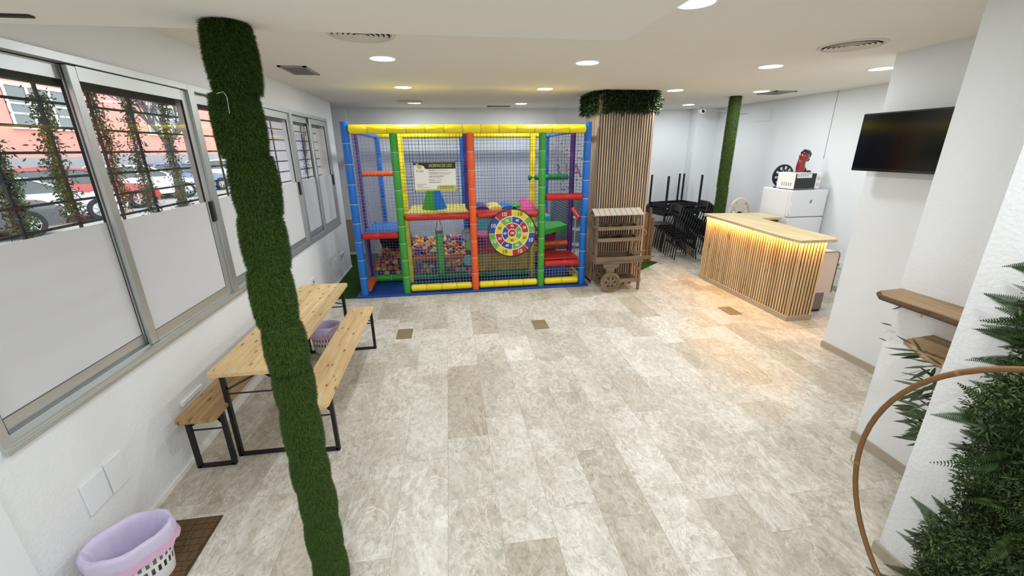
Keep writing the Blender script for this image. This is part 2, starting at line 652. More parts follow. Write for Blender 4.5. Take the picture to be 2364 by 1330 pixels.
def film_mat():
    m = bpy.data.materials.new('frosted_privacy_film')
    m.use_nodes = True
    nt = m.node_tree
    nt.nodes.remove(nt.nodes['Principled BSDF'])
    d = nt.nodes.new('ShaderNodeBsdfDiffuse')
    d.inputs[0].default_value = (0.80, 0.81, 0.82, 1)
    t = nt.nodes.new('ShaderNodeBsdfTranslucent')
    t.inputs[0].default_value = (0.78, 0.84, 0.87, 1)
    mx = nt.nodes.new('ShaderNodeMixShader')
    mx.inputs[0].default_value = 0.42
    nt.links.new(d.outputs[0], mx.inputs[1])
    nt.links.new(t.outputs[0], mx.inputs[2])
    nt.links.new(mx.outputs[0], nt.nodes['Material Output'].inputs[0])
    return m


M['glass'] = glass_mat()
M['film'] = film_mat()

# ================================================================== THE ROOM
XL, XR, YB, ZC, Y0 = -2.0, 6.02, 9.45, 3.008, -1.6
ZS = 2.61                                   # underside of the dropped ceiling near the camera
AX, AY0, AY1 = 4.17, 3.07, 3.76             # right-hand wall steps towards the camera
BX, BY = 3.05, 2.30
CX, CY = 2.29, 1.44
W_UNITS = [(1.80, 3.95, 2.83), (3.95, 6.17, 5.06), (6.17, 7.92, 7.03)]
WZ0, WZ1 = 0.945, 2.70


def room():
    # floor slab and tiles
    mb = MB().bx(-3.6, 6.3, Y0 - 0.2, YB + 0.2, -0.12, -0.004)
    fl = struct(mb.build('floor', M['grout'], keep=True))
    tw = 0.322
    rng = random.Random(3)
    x = -0.12 - 6 * tw
    while x < XR:
        x0, x1 = max(x, XL), min(x + tw, XR)
        xc = (x0 + x1) / 2
        ys = 0.25
        if x0 > AX - 0.06:
            ys = AY1
        elif x0 > BX - 0.01:
            ys = BY
        elif x0 > CX - 0.01:
            ys = CY
        ye = YB
        if -1.3 < xc < 2.1:
            ye = 6.5
        elif xc <= -1.3:
            ye = 6.6
        elif xc < 3.1:
            ye = 7.0
        y = ys - rng.uniform(0, 0.5)
        while y < ye:
            L = rng.choice((0.42, 0.55, 0.62, 0.62, 0.62, 0.8))
            a, b = max(y, ys), min(y + L, YB)
            if b - a > 0.06 and x1 - x0 > 0.05:
                t = MB().bx(-(x1 - x0) / 2 + 0.0006, (x1 - x0) / 2 - 0.0006, -(b - a) / 2 + 0.0006, (b - a) / 2 - 0.0006, -0.003, 0)
                o = t.build('tile', M['marble'], parent=fl, local=True)
                o.location = (xc, (a + b) / 2, rng.uniform(-0.0005, 0.0))
            y += L
        x += tw
    # left wall with the strip of windows
    mb = MB()
    x0 = XL - 0.28
    mb.bx(x0, XL, Y0, 8.33, -0.1, WZ0)
    mb.bx(x0, XL, Y0, 8.33, WZ1, ZC)
    mb.bx(x0, XL, Y0, W_UNITS[0][0], WZ0, WZ1)
    mb.bx(x0, XL, W_UNITS[2][1], 8.33, WZ0, WZ1)
    struct(mb.build('wall_left', M['wall'], keep=True))
    struct(MB().bx(XL, XL + 0.025, Y0, 1.70, 0, ZS).build('trim_1', M['wall_smooth'], keep=True))
    struct(MB().bx(XL, XL + 0.012, 1.70, 8.33, 0, 0.035).build('baseboard_left', M['white'], keep=True))
    # alcove behind the left wall, back wall
    struct(MB().bx(-3.65, -3.45, 8.05, YB, -0.1, ZC).bx(-3.65, x0, 8.05, 8.33, -0.1, ZC).build('wall_alcove', M['wall_smooth'], keep=True))
    struct(MB().bx(-3.65, XR + 0.2, YB, YB + 0.2, -0.1, ZC).bx(-3.45, -1.98, YB - 0.10, YB, 0, ZC).bx(2.36, 2.40, YB - 0.02, YB, 0, ZC)
           .bx(5.50, XR, YB - 0.28, YB, 0, ZC).build('wall_back', M['wall_smooth'], keep=True))
    struct(MB().bx(-3.45, -1.98, YB - 0.112, YB - 0.10, 0.07, 0.78).build('trim_2', M['skirting'], keep=True))
    struct(MB().bx(-3.45, -1.98, YB - 0.125, YB - 0.10, 0, 0.07).bx(-1.98, 5.50, YB - 0.012, YB, 0, 0.07).build('baseboard_back', M['white'], keep=True))
    # right side
    struct(MB().bx(XR, XR + 0.2, AY1 - 0.2, YB, -0.1, ZC).build('wall_right', M['wall_smooth'], keep=True))
    struct(MB().bx(XR - 0.016, XR, AY1, YB - 0.28, 0, 0.075).build('baseboard_right', M['skirting'], keep=True))
    struct(MB().bx(AX, XR + 0.2, AY0, AY1, -0.1, ZC).bx(AX - 0.05, XR + 0.2, BY - 0.1, AY0, -0.1, ZC).build('wall_right_far', M['wall_smooth'], keep=True))
    struct(MB().bx(AX - 0.016, AX, AY0 + 0.001, AY1 + 0.016, 0, 0.075).bx(AX - 0.066, AX - 0.05, BY + 0.02, AY0, 0, 0.075).bx(AX, XR, AY1, AY1 + 0.0155, 0, 0.075)
           .build('baseboard_right_far', M['skirting'], keep=True))
    struct(MB().bx(BX, XR, CY - 0.1, BY, -0.1, ZC).build('wall_right_middle', M['wall'], keep=True))
    struct(MB().bx(BX - 0.016, BX, CY + 0.02, BY + 0.016, 0, 0.075).bx(BX, AX - 0.05, BY, BY + 0.0155, 0, 0.075).build('baseboard_right_middle', M['skirting'], keep=True))
    struct(MB().bx(CX, XR, Y0, CY, -0.1, ZC).build('wall_right_near', M['wall'], keep=True))
    struct(MB().bx(CX - 0.016, CX, 0.0, CY + 0.016, 0, 0.075).bx(CX, BX - 0.016, CY, CY + 0.0155, 0, 0.075).build('baseboard_right_near', M['skirting'], keep=True))
    struct(MB().bx(-3.65, XR + 0.2, Y0 - 0.2, Y0, -0.1, ZC).build('wall_front', M['wall_smooth'], keep=True))
    # ceiling
    struct(MB().bx(-3.65, XR + 0.2, Y0 - 0.2, YB + 0.2, ZC, ZC + 0.15).build('ceiling', M['ceil'], keep=True))
    struct(MB().bx(XL, 0.73, Y0, 1.82, ZS, ZC).build('ceiling_soffit', M['ceil'], keep=True))
    # cable joint running down the right wall
    struct(MB().bx(XR - 0.004, XR, 6.207, 6.214, 2.0, ZC).build('trim_3', M['grille_paint'], keep=True))


def window(n, y0, y1, ym):
    w = bpy.data.objects.new('window_%d' % n, None)
    COL.objects.link(w)
    w.location = (XL, (y0 + y1) / 2, WZ0)
    ORG[w.name] = tuple(w.location)
    struct(w)
    xi, xo = XL + 0.012, XL - 0.10
    b = 0.042
    f = MB()
    f.bx(xo, xi, y0 + b, y1 - b, WZ1 - b, WZ1).bx(xo, xi, y0 + b, y1 - b, WZ0, WZ0 + 0.035).bx(xo, xi + 0.001, y0, y0 + b, WZ0, WZ1).bx(xo, xi + 0.001, y1 - b, y1, WZ0, WZ1)
    f.bx(xi + 0.0015, xi + 0.012, y0, y1, WZ0 - 0.012, WZ0 + 0.012)
    f.build('frame', M['alu'], w)
    MB().bx(xo + 0.03, xo + 0.034, y0 + b, y1 - b, WZ0 + 0.035, WZ0 + 0.05).bx(xo + 0.072, xo + 0.076, y0 + b, y1 - b, WZ0 + 0.035, WZ0 + 0.047).build('track', M['alu'], w)
    MB().bx(xo - 0.06, xo - 0.02, y0, y1, WZ1 - 0.15, WZ1 - 0.03).build('lintel_strip', M['iron'], w)
    s = 0.062
    for k, (a, c, x) in enumerate(((y0 + b, ym + s, XL - 0.062), (ym - 0.005, y1 - b, XL - 0.022))):
        z0, z1 = WZ0 + 0.037, WZ1 - b - 0.005
        t = 0.026
        fr = MB()
        fr.bevbox(x - t / 2, x + t / 2, a, a + s, z0, z1, 0.004).bevbox(x - t / 2, x + t / 2, c - s, c, z0, z1, 0.004)
        fr.bx(x - t / 2, x + t / 2, a + s, c - s, z0, z0 + 0.075).bx(x - t / 2, x + t / 2, a + s, c - s, z1 - 0.075, z1)
        sa = fr.build('sash', M['alu'], w)
        MB().bx(x - 0.002, x + 0.002, a + s, c - s, z0 + 0.075, z1 - 0.075).build('pane', M['glass'], sa)
        MB().bx(x + 0.004, x + 0.005, a + s, c - s, z0 + 0.075, 1.80).build('privacy_film', M['film'], sa)
        g = MB()
        for yy in (a + s, c - s):
            g.bx(x - 0.006, x + 0.007, yy - 0.004, yy + 0.004, z0 + 0.07, z1 - 0.07)
        g.bx(x - 0.006, x + 0.007, a + s, c - s, z0 + 0.071, z0 + 0.077).bx(x - 0.006, x + 0.007, a + s, c - s, z1 - 0.077, z1 - 0.071)
        g.build('gasket', M['alu_dark'], sa)
        if k == 1:
            MB().bevbox(x + t / 2, x + t / 2 + 0.018, c - 0.045, c - 0.017, 1.63, 1.80, 0.004).build('handle', M['black'], sa)


def grille(i, y0, y1):
    g = thing('window_grille', 'black iron security grille outside the %s window' % ('nearest', 'middle', 'farthest')[i], 'grille', (XL - 0.20, (y0 + y1) / 2, WZ0))
    x = XL - 0.20
    z = 0.99
    while z < 2.6:
        MB().bx(x - 0.006, x + 0.006, y0, y1, z - 0.007, z + 0.007).build('crossbar', M['iron'], g)
        z += 0.1345
    y = y0 + 0.34
    while y < y1 - 0.05:
        MB().bx(x - 0.020, x - 0.006, y - 0.0065, y + 0.0065, 0.95, 2.64).build('upright', M['iron'], g)
        y += 0.355


def vine(label, pts, x, n, seed):
    r = np.random.default_rng(seed)
    P = [on_x(px, py, x) for px, py in pts]
    t = thing('climbing_vine', label, 'vine', tuple(P[-1]), group='vines hanging on the window grilles')
    MB().tube(P, 0.004, 5).build('stem', M['stem'], t)
    P = np.array(P)
    n = n * 5
    seg = r.integers(0, len(P) - 1, n)
    u = r.random((n, 1))
    B = P[seg] * (1 - u) + P[seg + 1] * u + r.normal(0, 1, (n, 3)) * np.array([0.02, 0.024, 0.02]) * (0.5 + np.abs(np.sin(np.arange(n) * 12.9898))[:, None])
    D = r.normal(0, 1, (n, 3)) * np.array([0.6, 0.9, 0.5]) + np.array([0, 0, -0.55])
    V, F = leaf_cloud(B, D, r.normal(0, 1, (n, 3)) + np.array([1.0, 0, 0.6]), r.uniform(0.020, 0.036, n), r.uniform(0.008, 0.013, n))
    stuff(np_mesh('foliage', V, F, M['leaf_olive'], t, ORG[t.name]))


# ================================================================== THE STREET
ZST = 0.2
M['pink'] = mat('salmon_render', rgb(222, 146, 134), 0.9, spec=0.1, var=(0.7, 0.06))
M['stone'] = mat('grey_stone_base', rgb(148, 144, 148), 0.85, var=(2.5, 0.08))
M['asphalt'] = mat('pale_asphalt', rgb(146, 144, 143), 0.85, var=(3, 0.1))
M['bwin'] = mat('building_window_glass', rgb(96, 102, 102), 0.15)
M['bwframe'] = mat('building_window_frame', rgb(226, 222, 212), 0.6)
M['tyre'] = mat('tyre_rubber', rgb(26, 26, 28), 0.85)
M['rim'] = mat('alloy_rim', rgb(186, 188, 190), 0.3, metal=0.7)
M['carglass'] = mat('dark_car_glass', rgb(46, 54, 58), 0.08, coat=0.5)
M['headlight'] = mat('clear_headlight', rgb(226, 230, 234), 0.1)
M['bark_grey'] = mat('grey_tree_bark', rgb(92, 88, 84), 0.9, var=(14, 0.3))


def street():
    struct(MB().bx(-40, XL - 0.29, -30, 90, ZST - 0.3, ZST).build('ground_street', M['asphalt'], keep=True))
    bx = -17.0
    b = thing('apartment_building', 'salmon pink building with grey stone base across the street', 'building', (bx, 20, ZST))
    MB().bx(bx - 8, bx, -20, 85, ZST, 11).build('facade', M['pink'], b)
    st = MB()
    st.bx(bx, bx + 0.10, -20, 85, ZST, 2.02)
    st.build('stone_base', M['stone'], b)
    for z in (0.85, 1.45):
        MB().bx(bx + 0.10, bx + 0.106, -20, 85, z, z + 0.025).build('joint', M['grille_paint'], b)
    for y0 in (4.4, 12.4, 20.4, 28.4, 36.4, 44.4, 52.4, 60.4):
        w = MB().bx(bx - 0.02, bx + 0.02, y0, y0 + 3.1, 3.25, 4.75).build('window', M['bwin'], b)
        fr = MB()
        fr.bx(bx, bx + 0.08, y0 - 0.08, y0 + 3.18, 4.75, 4.87).bx(bx, bx + 0.12, y0 - 0.1, y0 + 3.2, 3.12, 3.25)
        fr.bx(bx, bx + 0.06, y0, y0 + 0.1, 3.25, 4.75).bx(bx, bx + 0.06, y0 + 3.0, y0 + 3.1, 3.25, 4.75)
        for q in (0.33, 0.66):
            fr.bx(bx, bx + 0.06, y0 + 3.1 * q - 0.05, y0 + 3.1 * q + 0.05, 3.25, 4.75)
        for z in (3.72, 4.1):
            fr.bx(bx, bx + 0.05, y0, y0 + 3.1, z - 0.035, z + 0.035)
        fr.build('window_frame', M['bwframe'], w)


def car(label, paint, loc, rz, hgt=1.48):
    """local: nose towards +x, 4.3 m long, 1.8 m wide"""
    t = thing('parked_car', label, 'car', (loc[0], loc[1], ZST), rz, 'cars parked along the street')
    k = hgt / 1.48
    low = [(-2.12, 0.30), (-2.15, 0.62), (-2.05, 0.98 * k), (-1.2, 1.0 * k), (0.75, 0.99 * k), (1.75, 0.82 * k), (2.08, 0.68), (2.15, 0.45), (2.08, 0.25), (-2.0, 0.22)]
    R = Euler((math.pi / 2, 0, 0)).to_matrix().to_4x4()
    n = len(low)
    vs, fs = [], []
    secs = ((-0.90, 0.95), (-0.84, 1.0), (0.84, 1.0), (0.90, 0.95))
    for y, s in secs:
        for px, pz in low:
            vs.append((px * (0.985 if s < 1 else 1), y, 0.6 + (pz - 0.6) * s))
    for i in range(3):
        for j in range(n):
            fs.append((i * n + j, i * n + (j + 1) % n, (i + 1) * n + (j + 1) % n, (i + 1) * n + j))
    fs += [tuple(range(n)), tuple(3 * n + j for j in range(n))[::-1]]
    MB().add(vs, fs).build('body', paint, t, local=True, smooth='auto')
    # cabin: tapered greenhouse
    zb, zt = 0.97 * k, hgt
    cb = [(-1.95, zb), (-1.45, zt - 0.04), (-0.5, zt), (0.1, zt - 0.05), (0.95, zb)]
    vs = [(px, s * 0.84 if i in (0, 4) else s * 0.66, pz) for s in (-1, 1) for i, (px, pz) in enumerate(cb)]
    fs = [(0, 1, 2, 3, 4), (9, 8, 7, 6, 5)] + [(i, i + 5, i + 6, i + 1) for i in range(4)]
    MB().add(vs, fs).build('windows', M['carglass'], t, local=True)
    rf = MB()
    for i in (1, 2):
        a0, a1 = cb[i], cb[i + 1]
        rf.add([(a0[0], -0.67, a0[1] + 0.012), (a1[0], -0.67, a1[1] + 0.012), (a1[0], 0.67, a1[1] + 0.012), (a0[0], 0.67, a0[1] + 0.012)], [(0, 1, 2, 3)])
    for s in (-1, 1):
        for i in range(4):
            y0 = 0.845 if i == 0 else 0.665
            y1 = 0.845 if i == 3 else 0.665
            rf.bar((cb[i][0], s * y0, cb[i][1] + 0.005), (cb[i + 1][0], s * y1, cb[i + 1][1] + 0.005), 0.06)
        rf.bar((-0.4, s * 0.68, zt), (-0.4, s * 0.85, zb), 0.06)
    rf.build('roof', paint, t, local=True)
    for s in (-1, 1):
        for x in (-1.32, 1.36):
            T = T_to((x, s * 0.83, 0.33), RX90)
            w = MB().lathe([(0.20, -0.1), (0.31, -0.1), (0.33, -0.07), (0.33, 0.07), (0.31, 0.1), (0.2, 0.1)], 20, T).build('wheel', M['tyre'], t, local=True, smooth='auto')
            rm = MB()
            for sd in (-0.09, 0.09):
                rm.lathe([(0.015, sd), (0.06, sd)], 12, T)
                for q in range(7):
                    a = q * 2 * math.pi / 7
                    rm.bar(T @ Vector((0.04 * math.cos(a), 0.04 * math.sin(a), sd)), T @ Vector((0.2 * math.cos(a), 0.2 * math.sin(a), sd)), 0.045, 0.02)
                rm.lathe([(0.185, sd), (0.215, sd)], 20, T)
            rm.build('rim', M['rim'], w, local=True)
        MB().bevbox(1.88, 2.10, s * 0.62 - 0.16, s * 0.62 + 0.16, 0.62, 0.76, 0.03).build('headlight', M['headlight'], t, local=True)
        MB().bevbox(0.62, 0.78, s * 0.92 - 0.07, s * 0.92 + 0.07, 0.96 * k, 1.08 * k, 0.03).build('mirror', paint, t, local=True)


def bare_tree(label, loc, h, seed):
    r = random.Random(seed)
    t = thing('bare_tree', label, 'tree', (loc[0], loc[1], ZST))
    MB().tube([(0, 0, 0), (0.03, 0.02, h * 0.2), (-0.04, 0.05, h * 0.38)], [0.17, 0.14, 0.12], 8).build('trunk', M['bark_grey'], t, local=True, smooth=True)

    def branch(mb, p, d, L, rad, depth):
        pts = [p]
        q = Vector(p)
        dd = Vector(d).normalized()
        for i in range(4):
            dd = (dd + Vector((r.uniform(-.25, .25), r.uniform(-.25, .25), r.uniform(-.05, .22)))).normalized()
            q = q + dd * (L / 4)
            pts.append(q.copy())
        mb.tube(pts, [rad * (1 - 0.17 * i) for i in range(5)], 5)
        if depth > 0:
            for i in (1, 2, 3, 4):
                for s in range(2):
                    nd = (dd + Vector((r.uniform(-.9, .9), r.uniform(-.9, .9), r.uniform(0, .6)))).normalized()
                    branch(mb, pts[i], nd, L * r.uniform(.45, .65), rad * 0.42, depth - 1)
    for k in range(5):
        a = k * 1.26 + r.uniform(-.3, .3)
        mb = MB()
        branch(mb, Vector((-0.04, 0.05, h * 0.36)), Vector((math.cos(a) * .7, math.sin(a) * .7, 0.9)), h * 0.42, 0.075, 2)
        mb.build('branch', M['bark_grey'], t, local=True)


room()
for i, (a, b, c) in enumerate(W_UNITS):
    window(i + 1, a, b, c)
    grille(i, a, b)
street()
M['p_dark'] = mat('charcoal_car_paint', rgb(62, 62, 66), 0.25, coat=0.8)
M['p_silver'] = mat('silver_car_paint', rgb(204, 208, 212), 0.25, coat=0.8)
M['p_red'] = mat('red_car_paint', rgb(168, 34, 40), 0.25, coat=0.8)
M['p_white'] = mat('white_car_paint', rgb(228, 230, 232), 0.25, coat=0.8)
M['p_blue'] = mat('blue_grey_car_paint', rgb(96, 116, 150), 0.25, coat=0.8)
car('charcoal car parked nearest the left window', M['p_dark'], (-11.6, 10.9), math.radians(66), 1.58)
car('silver car parked between the charcoal car and the red car', M['p_silver'], (-12.2, 14.0), math.radians(58), 1.36)
car('red car parked beyond the silver car', M['p_red'], (-13.0, 17.0), math.radians(58), 1.5)
car('white car parked beyond the red car', M['p_white'], (-13.4, 20.9), math.radians(58), 1.46)
car('blue grey car parked beyond the white car', M['p_blue'], (-13.7, 24.6), math.radians(58), 1.46)
car('white car parked farthest along the pink building', M['p_white'], (-13.9, 29.0), math.radians(58), 1.5)
bare_tree('bare forked tree on the pavement before the pink building', (-10.2, 17.9), 6.2, 5)
bare_tree('bare tree farther along the street seen through the middle window', (-10.4, 26.0), 6.0, 8)
VX = XL - 0.26
vine('leafy vine hanging at the left edge of the nearest window', [(-30, 330), (5, 400), (30, 470), (60, 545)], VX, 330, 1)
vine('leafy vine hanging in the middle of the first window sash', [(88, 215), (105, 290), (125, 380), (150, 450), (175, 505)], VX, 330, 2)
vine('dark leafy vine beside the silver window post', [(203, 195), (225, 270), (250, 330), (272, 420), (290, 480)], VX, 240, 3)
vine('leafy vine hanging in the middle of the second window sash', [(292, 215), (300, 280), (318, 360), (335, 430), (352, 490)], VX, 300, 4)
vine('leafy vine hanging in front of the bare tree trunk', [(372, 225), (385, 300), (400, 370), (415, 430), (425, 480)], VX, 280, 5)
vine('thin leafy vine at the right edge of the second sash', [(446, 330), (455, 400), (466, 470)], VX, 110, 6)
vine('thin vine seen through the far window', [(700, 280), (703, 340), (708, 400)], VX, 150, 7)


# ================================================================== CEILING FIXTURES
def downlight(x, y, label, watt, z=ZC):
    t = thing('ceiling_downlight', label, 'ceiling light', (x, y, z), group='recessed ceiling downlights')
    MB().lathe([(0.112, 0.0), (0.112, -0.006), (0.132, -0.006), (0.135, 0.0)], 32).build('trim_ring', M['lamp_ring'], t, local=True, smooth='auto')
    MB().lathe([(0.0, -0.004), (0.112, -0.004)], 32).build('diffuser', M['lamp'], t, local=True)
    ld = bpy.data.lights.new('downlight_lamp', 'AREA')
    ld.shape = 'DISK'
    ld.size = 0.22
    ld.energy = watt
    ld.color = (0.94, 0.975, 1.0)
    lo = bpy.data.objects.new('downlight_lamp', ld)
    COL.objects.link(lo)
    lo.parent = t
    lo.location = (0, 0, -0.012)


ROWS = [('nearest', 2.65, [(1.49, 'only one in view')]),
        ('second', 4.47, [(-0.55, 'leftmost'), (1.43, 'second from left'), (3.45, 'third from left'), (4.81, 'rightmost')]),
        ('third', 6.38, [(-0.55, 'leftmost'), (1.43, 'second from left'), (3.42, 'right of the slatted column'), (4.84, 'rightmost')]),
        ('farthest', 8.42, [(-0.55, 'leftmost'), (1.43, 'in the middle'), (4.83, 'rightmost')])]
for rn, y, cols in ROWS:
    for x, nm in cols:
        downlight(x, y, 'lit round downlight in the %s row of the ceiling, %s' % (rn, nm), LAMP_W)


# unseen lamps above and behind the camera, added to brighten the near walls
downlight(1.49, 0.75, 'added unseen fill downlight above the camera right of the dropped ceiling', LAMP_W * 0.95)
downlight(1.49, -0.9, 'added unseen fill downlight behind the camera right of the dropped ceiling', LAMP_W * 0.95)
downlight(-0.6, 0.5, 'added unseen fill downlight in the dropped ceiling above the camera', LAMP_W * 0.95, ZS)
downlight(-0.6, -0.8, 'added unseen fill downlight in the dropped ceiling behind the camera', LAMP_W * 0.95, ZS)


def round_vent(x, y, label, r=0.24):
    t = thing('round_air_diffuser', label, 'air vent', (x, y, ZC), group='round ceiling air diffusers')
    MB().lathe([(r - 0.03, 0), (r - 0.02, -0.012), (r, -0.010), (r + 0.012, 0.0)], 40).build('rim', M['vent_white'], t, local=True, smooth='auto')
    MB().lathe([(0, -0.001), (r - 0.03, -0.001)], 40).build('cavity', M['vent_dark'], t, local=True)
    k = r - 0.05
    while k > 0.03:
        MB().lathe([(k - 0.022, -0.004), (k, -0.016), (k + 0.004, -0.013), (k - 0.016, -0.002)], 36).build('cone_ring', M['vent_white'], t, local=True, smooth='auto')
        k -= 0.036
    MB().lathe([(0, -0.014), (0.022, -0.012), (0.026, -0.002)], 20).build('hub', M['vent_white'], t, local=True)


round_vent(-0.58, 3.60, 'round ceiling air diffuser beside the dropped ceiling')
round_vent(3.44, 3.52, 'round ceiling air diffuser above the wall television')
round_vent(-0.60, 8.12, 'round ceiling air diffuser far above the ball pit')


def square_vent(x, y, sx, sy, label):
    t = thing('square_air_grille', label, 'air vent', (x, y, ZC), group='square ceiling grilles')
    f = MB()
    b = 0.03
    f.bx(-sx / 2, sx / 2, -sy / 2, -sy / 2 + b, -0.012, 0).bx(-sx / 2, sx / 2, sy / 2 - b, sy / 2, -0.012, 0)
    f.bx(-sx / 2, -sx / 2 + b, -sy / 2, sy / 2, -0.012, 0).bx(sx / 2 - b, sx / 2, -sy / 2, sy / 2, -0.012, 0)
    f.build('frame', M['grille_paint'], t, local=True)
    MB().bx(-sx / 2 + b, sx / 2 - b, -sy / 2 + b, sy / 2 - b, -0.002, 0).build('cavity', M['vent_dark'], t, local=True)
    n = int((sy - 2 * b) / 0.028)
    for i in range(n):
        yy = -sy / 2 + b + (i + 0.5) * (sy - 2 * b) / n
        MB().bx(-sx / 2 + b, sx / 2 - b, -0.012, 0.012, -0.0015, 0.0015, T=T_to((0, yy, -0.007), (0.5, 0, 0))).build('slat', M['grille_paint'], t, local=True)


square_vent(-1.5, 5.17, 0.27, 0.50, 'grey louvred ceiling grille near the left wall')
square_vent(1.06, 8.95, 0.45, 0.22, 'grey louvred ceiling grille near the back wall')
square_vent(5.2, 6.5, 0.36, 0.42, 'grey louvred ceiling grille near the right wall')
o = MB().bx(-1.62, -1.27, 1.70, 1.725, ZS - 0.006, ZS).build('ceiling_slot', M['vent_dark'])
tag(o, 'narrow black slot in the dropped ceiling at top left', 'slot')


# ================================================================== PLAY STRUCTURE
PF, PM, PB = 6.45, 7.05, 9.0
play = thing('soft_play_frame', 'colourful padded indoor play frame with nets and ball pit', 'playground', (0.36, 7.7, 0.03))


def pad(name, a, b, r, m, seg=0.3, seam=None, taper=False, parent=None):
    """foam sleeve with pinched joints every seg metres"""
    a, b = Vector(a), Vector(b)
    L = (b - a).length
    d = (b - a) / L
    k = max(1, round(L / seg))
    pts, rs = [], []
    if taper:
        pts.append(a); rs.append(r * 0.55)
    ts = []
    for i in range(k + 1):
        t = L * i / k
        if i == 0:
            ts += [(0.02 if taper else 0, 1.0)]
        elif i == k:
            ts += [(L - (0.02 if taper else 0), 1.0)]
        else:
            ts += [(t - 0.012, 1.0), (t, 0.93), (t + 0.012, 1.0)]
    for t, s in ts:
        pts.append(a + d * t); rs.append(r * s)
    if taper:
        pts.append(b); rs.append(r * 0.55)
    o = MB().tube(pts, rs, 14).build(name, m, parent or play, smooth='auto')
    if seam and k > 1:
        sm = MB()
        u, w = frame_of(d)
        for i in range(1, k):
            c = a + d * (L * i / k)
            ring = [c + (u * math.cos(q * math.pi / 7) + w * math.sin(q * math.pi / 7)) * (r * 0.96) for q in range(14)]
            sm.tube(ring, 0.004, 4, closed=True)
        stuff(sm.build('tie', seam, o))
    return o


def net(o, u, v, Lu, Lv, m, name='net', pitch=0.05, th=0.0036, parent=None):
    """knotted net panel: corner o, unit axes u, v"""
    o, u, v = Vector(o), Vector(u).normalized(), Vector(v).normalized()
    mb = MB()
    nu, nv = max(1, round(Lu / pitch)), max(1, round(Lv / pitch))
    rg = random.Random(int(Lu * 1000 + Lv * 100))
    for i in range(nu + 1):
        p = o + u * (Lu * i / nu)
        mb.bar(p, p + v * Lv + u * rg.uniform(-.006, .006), th)
    for j in range(nv + 1):
        p = o + v * (Lv * j / nv)
        mb.bar(p, p + u * Lu + v * rg.uniform(-.006, .006), th)
    return mb.build(name, m, parent or play)


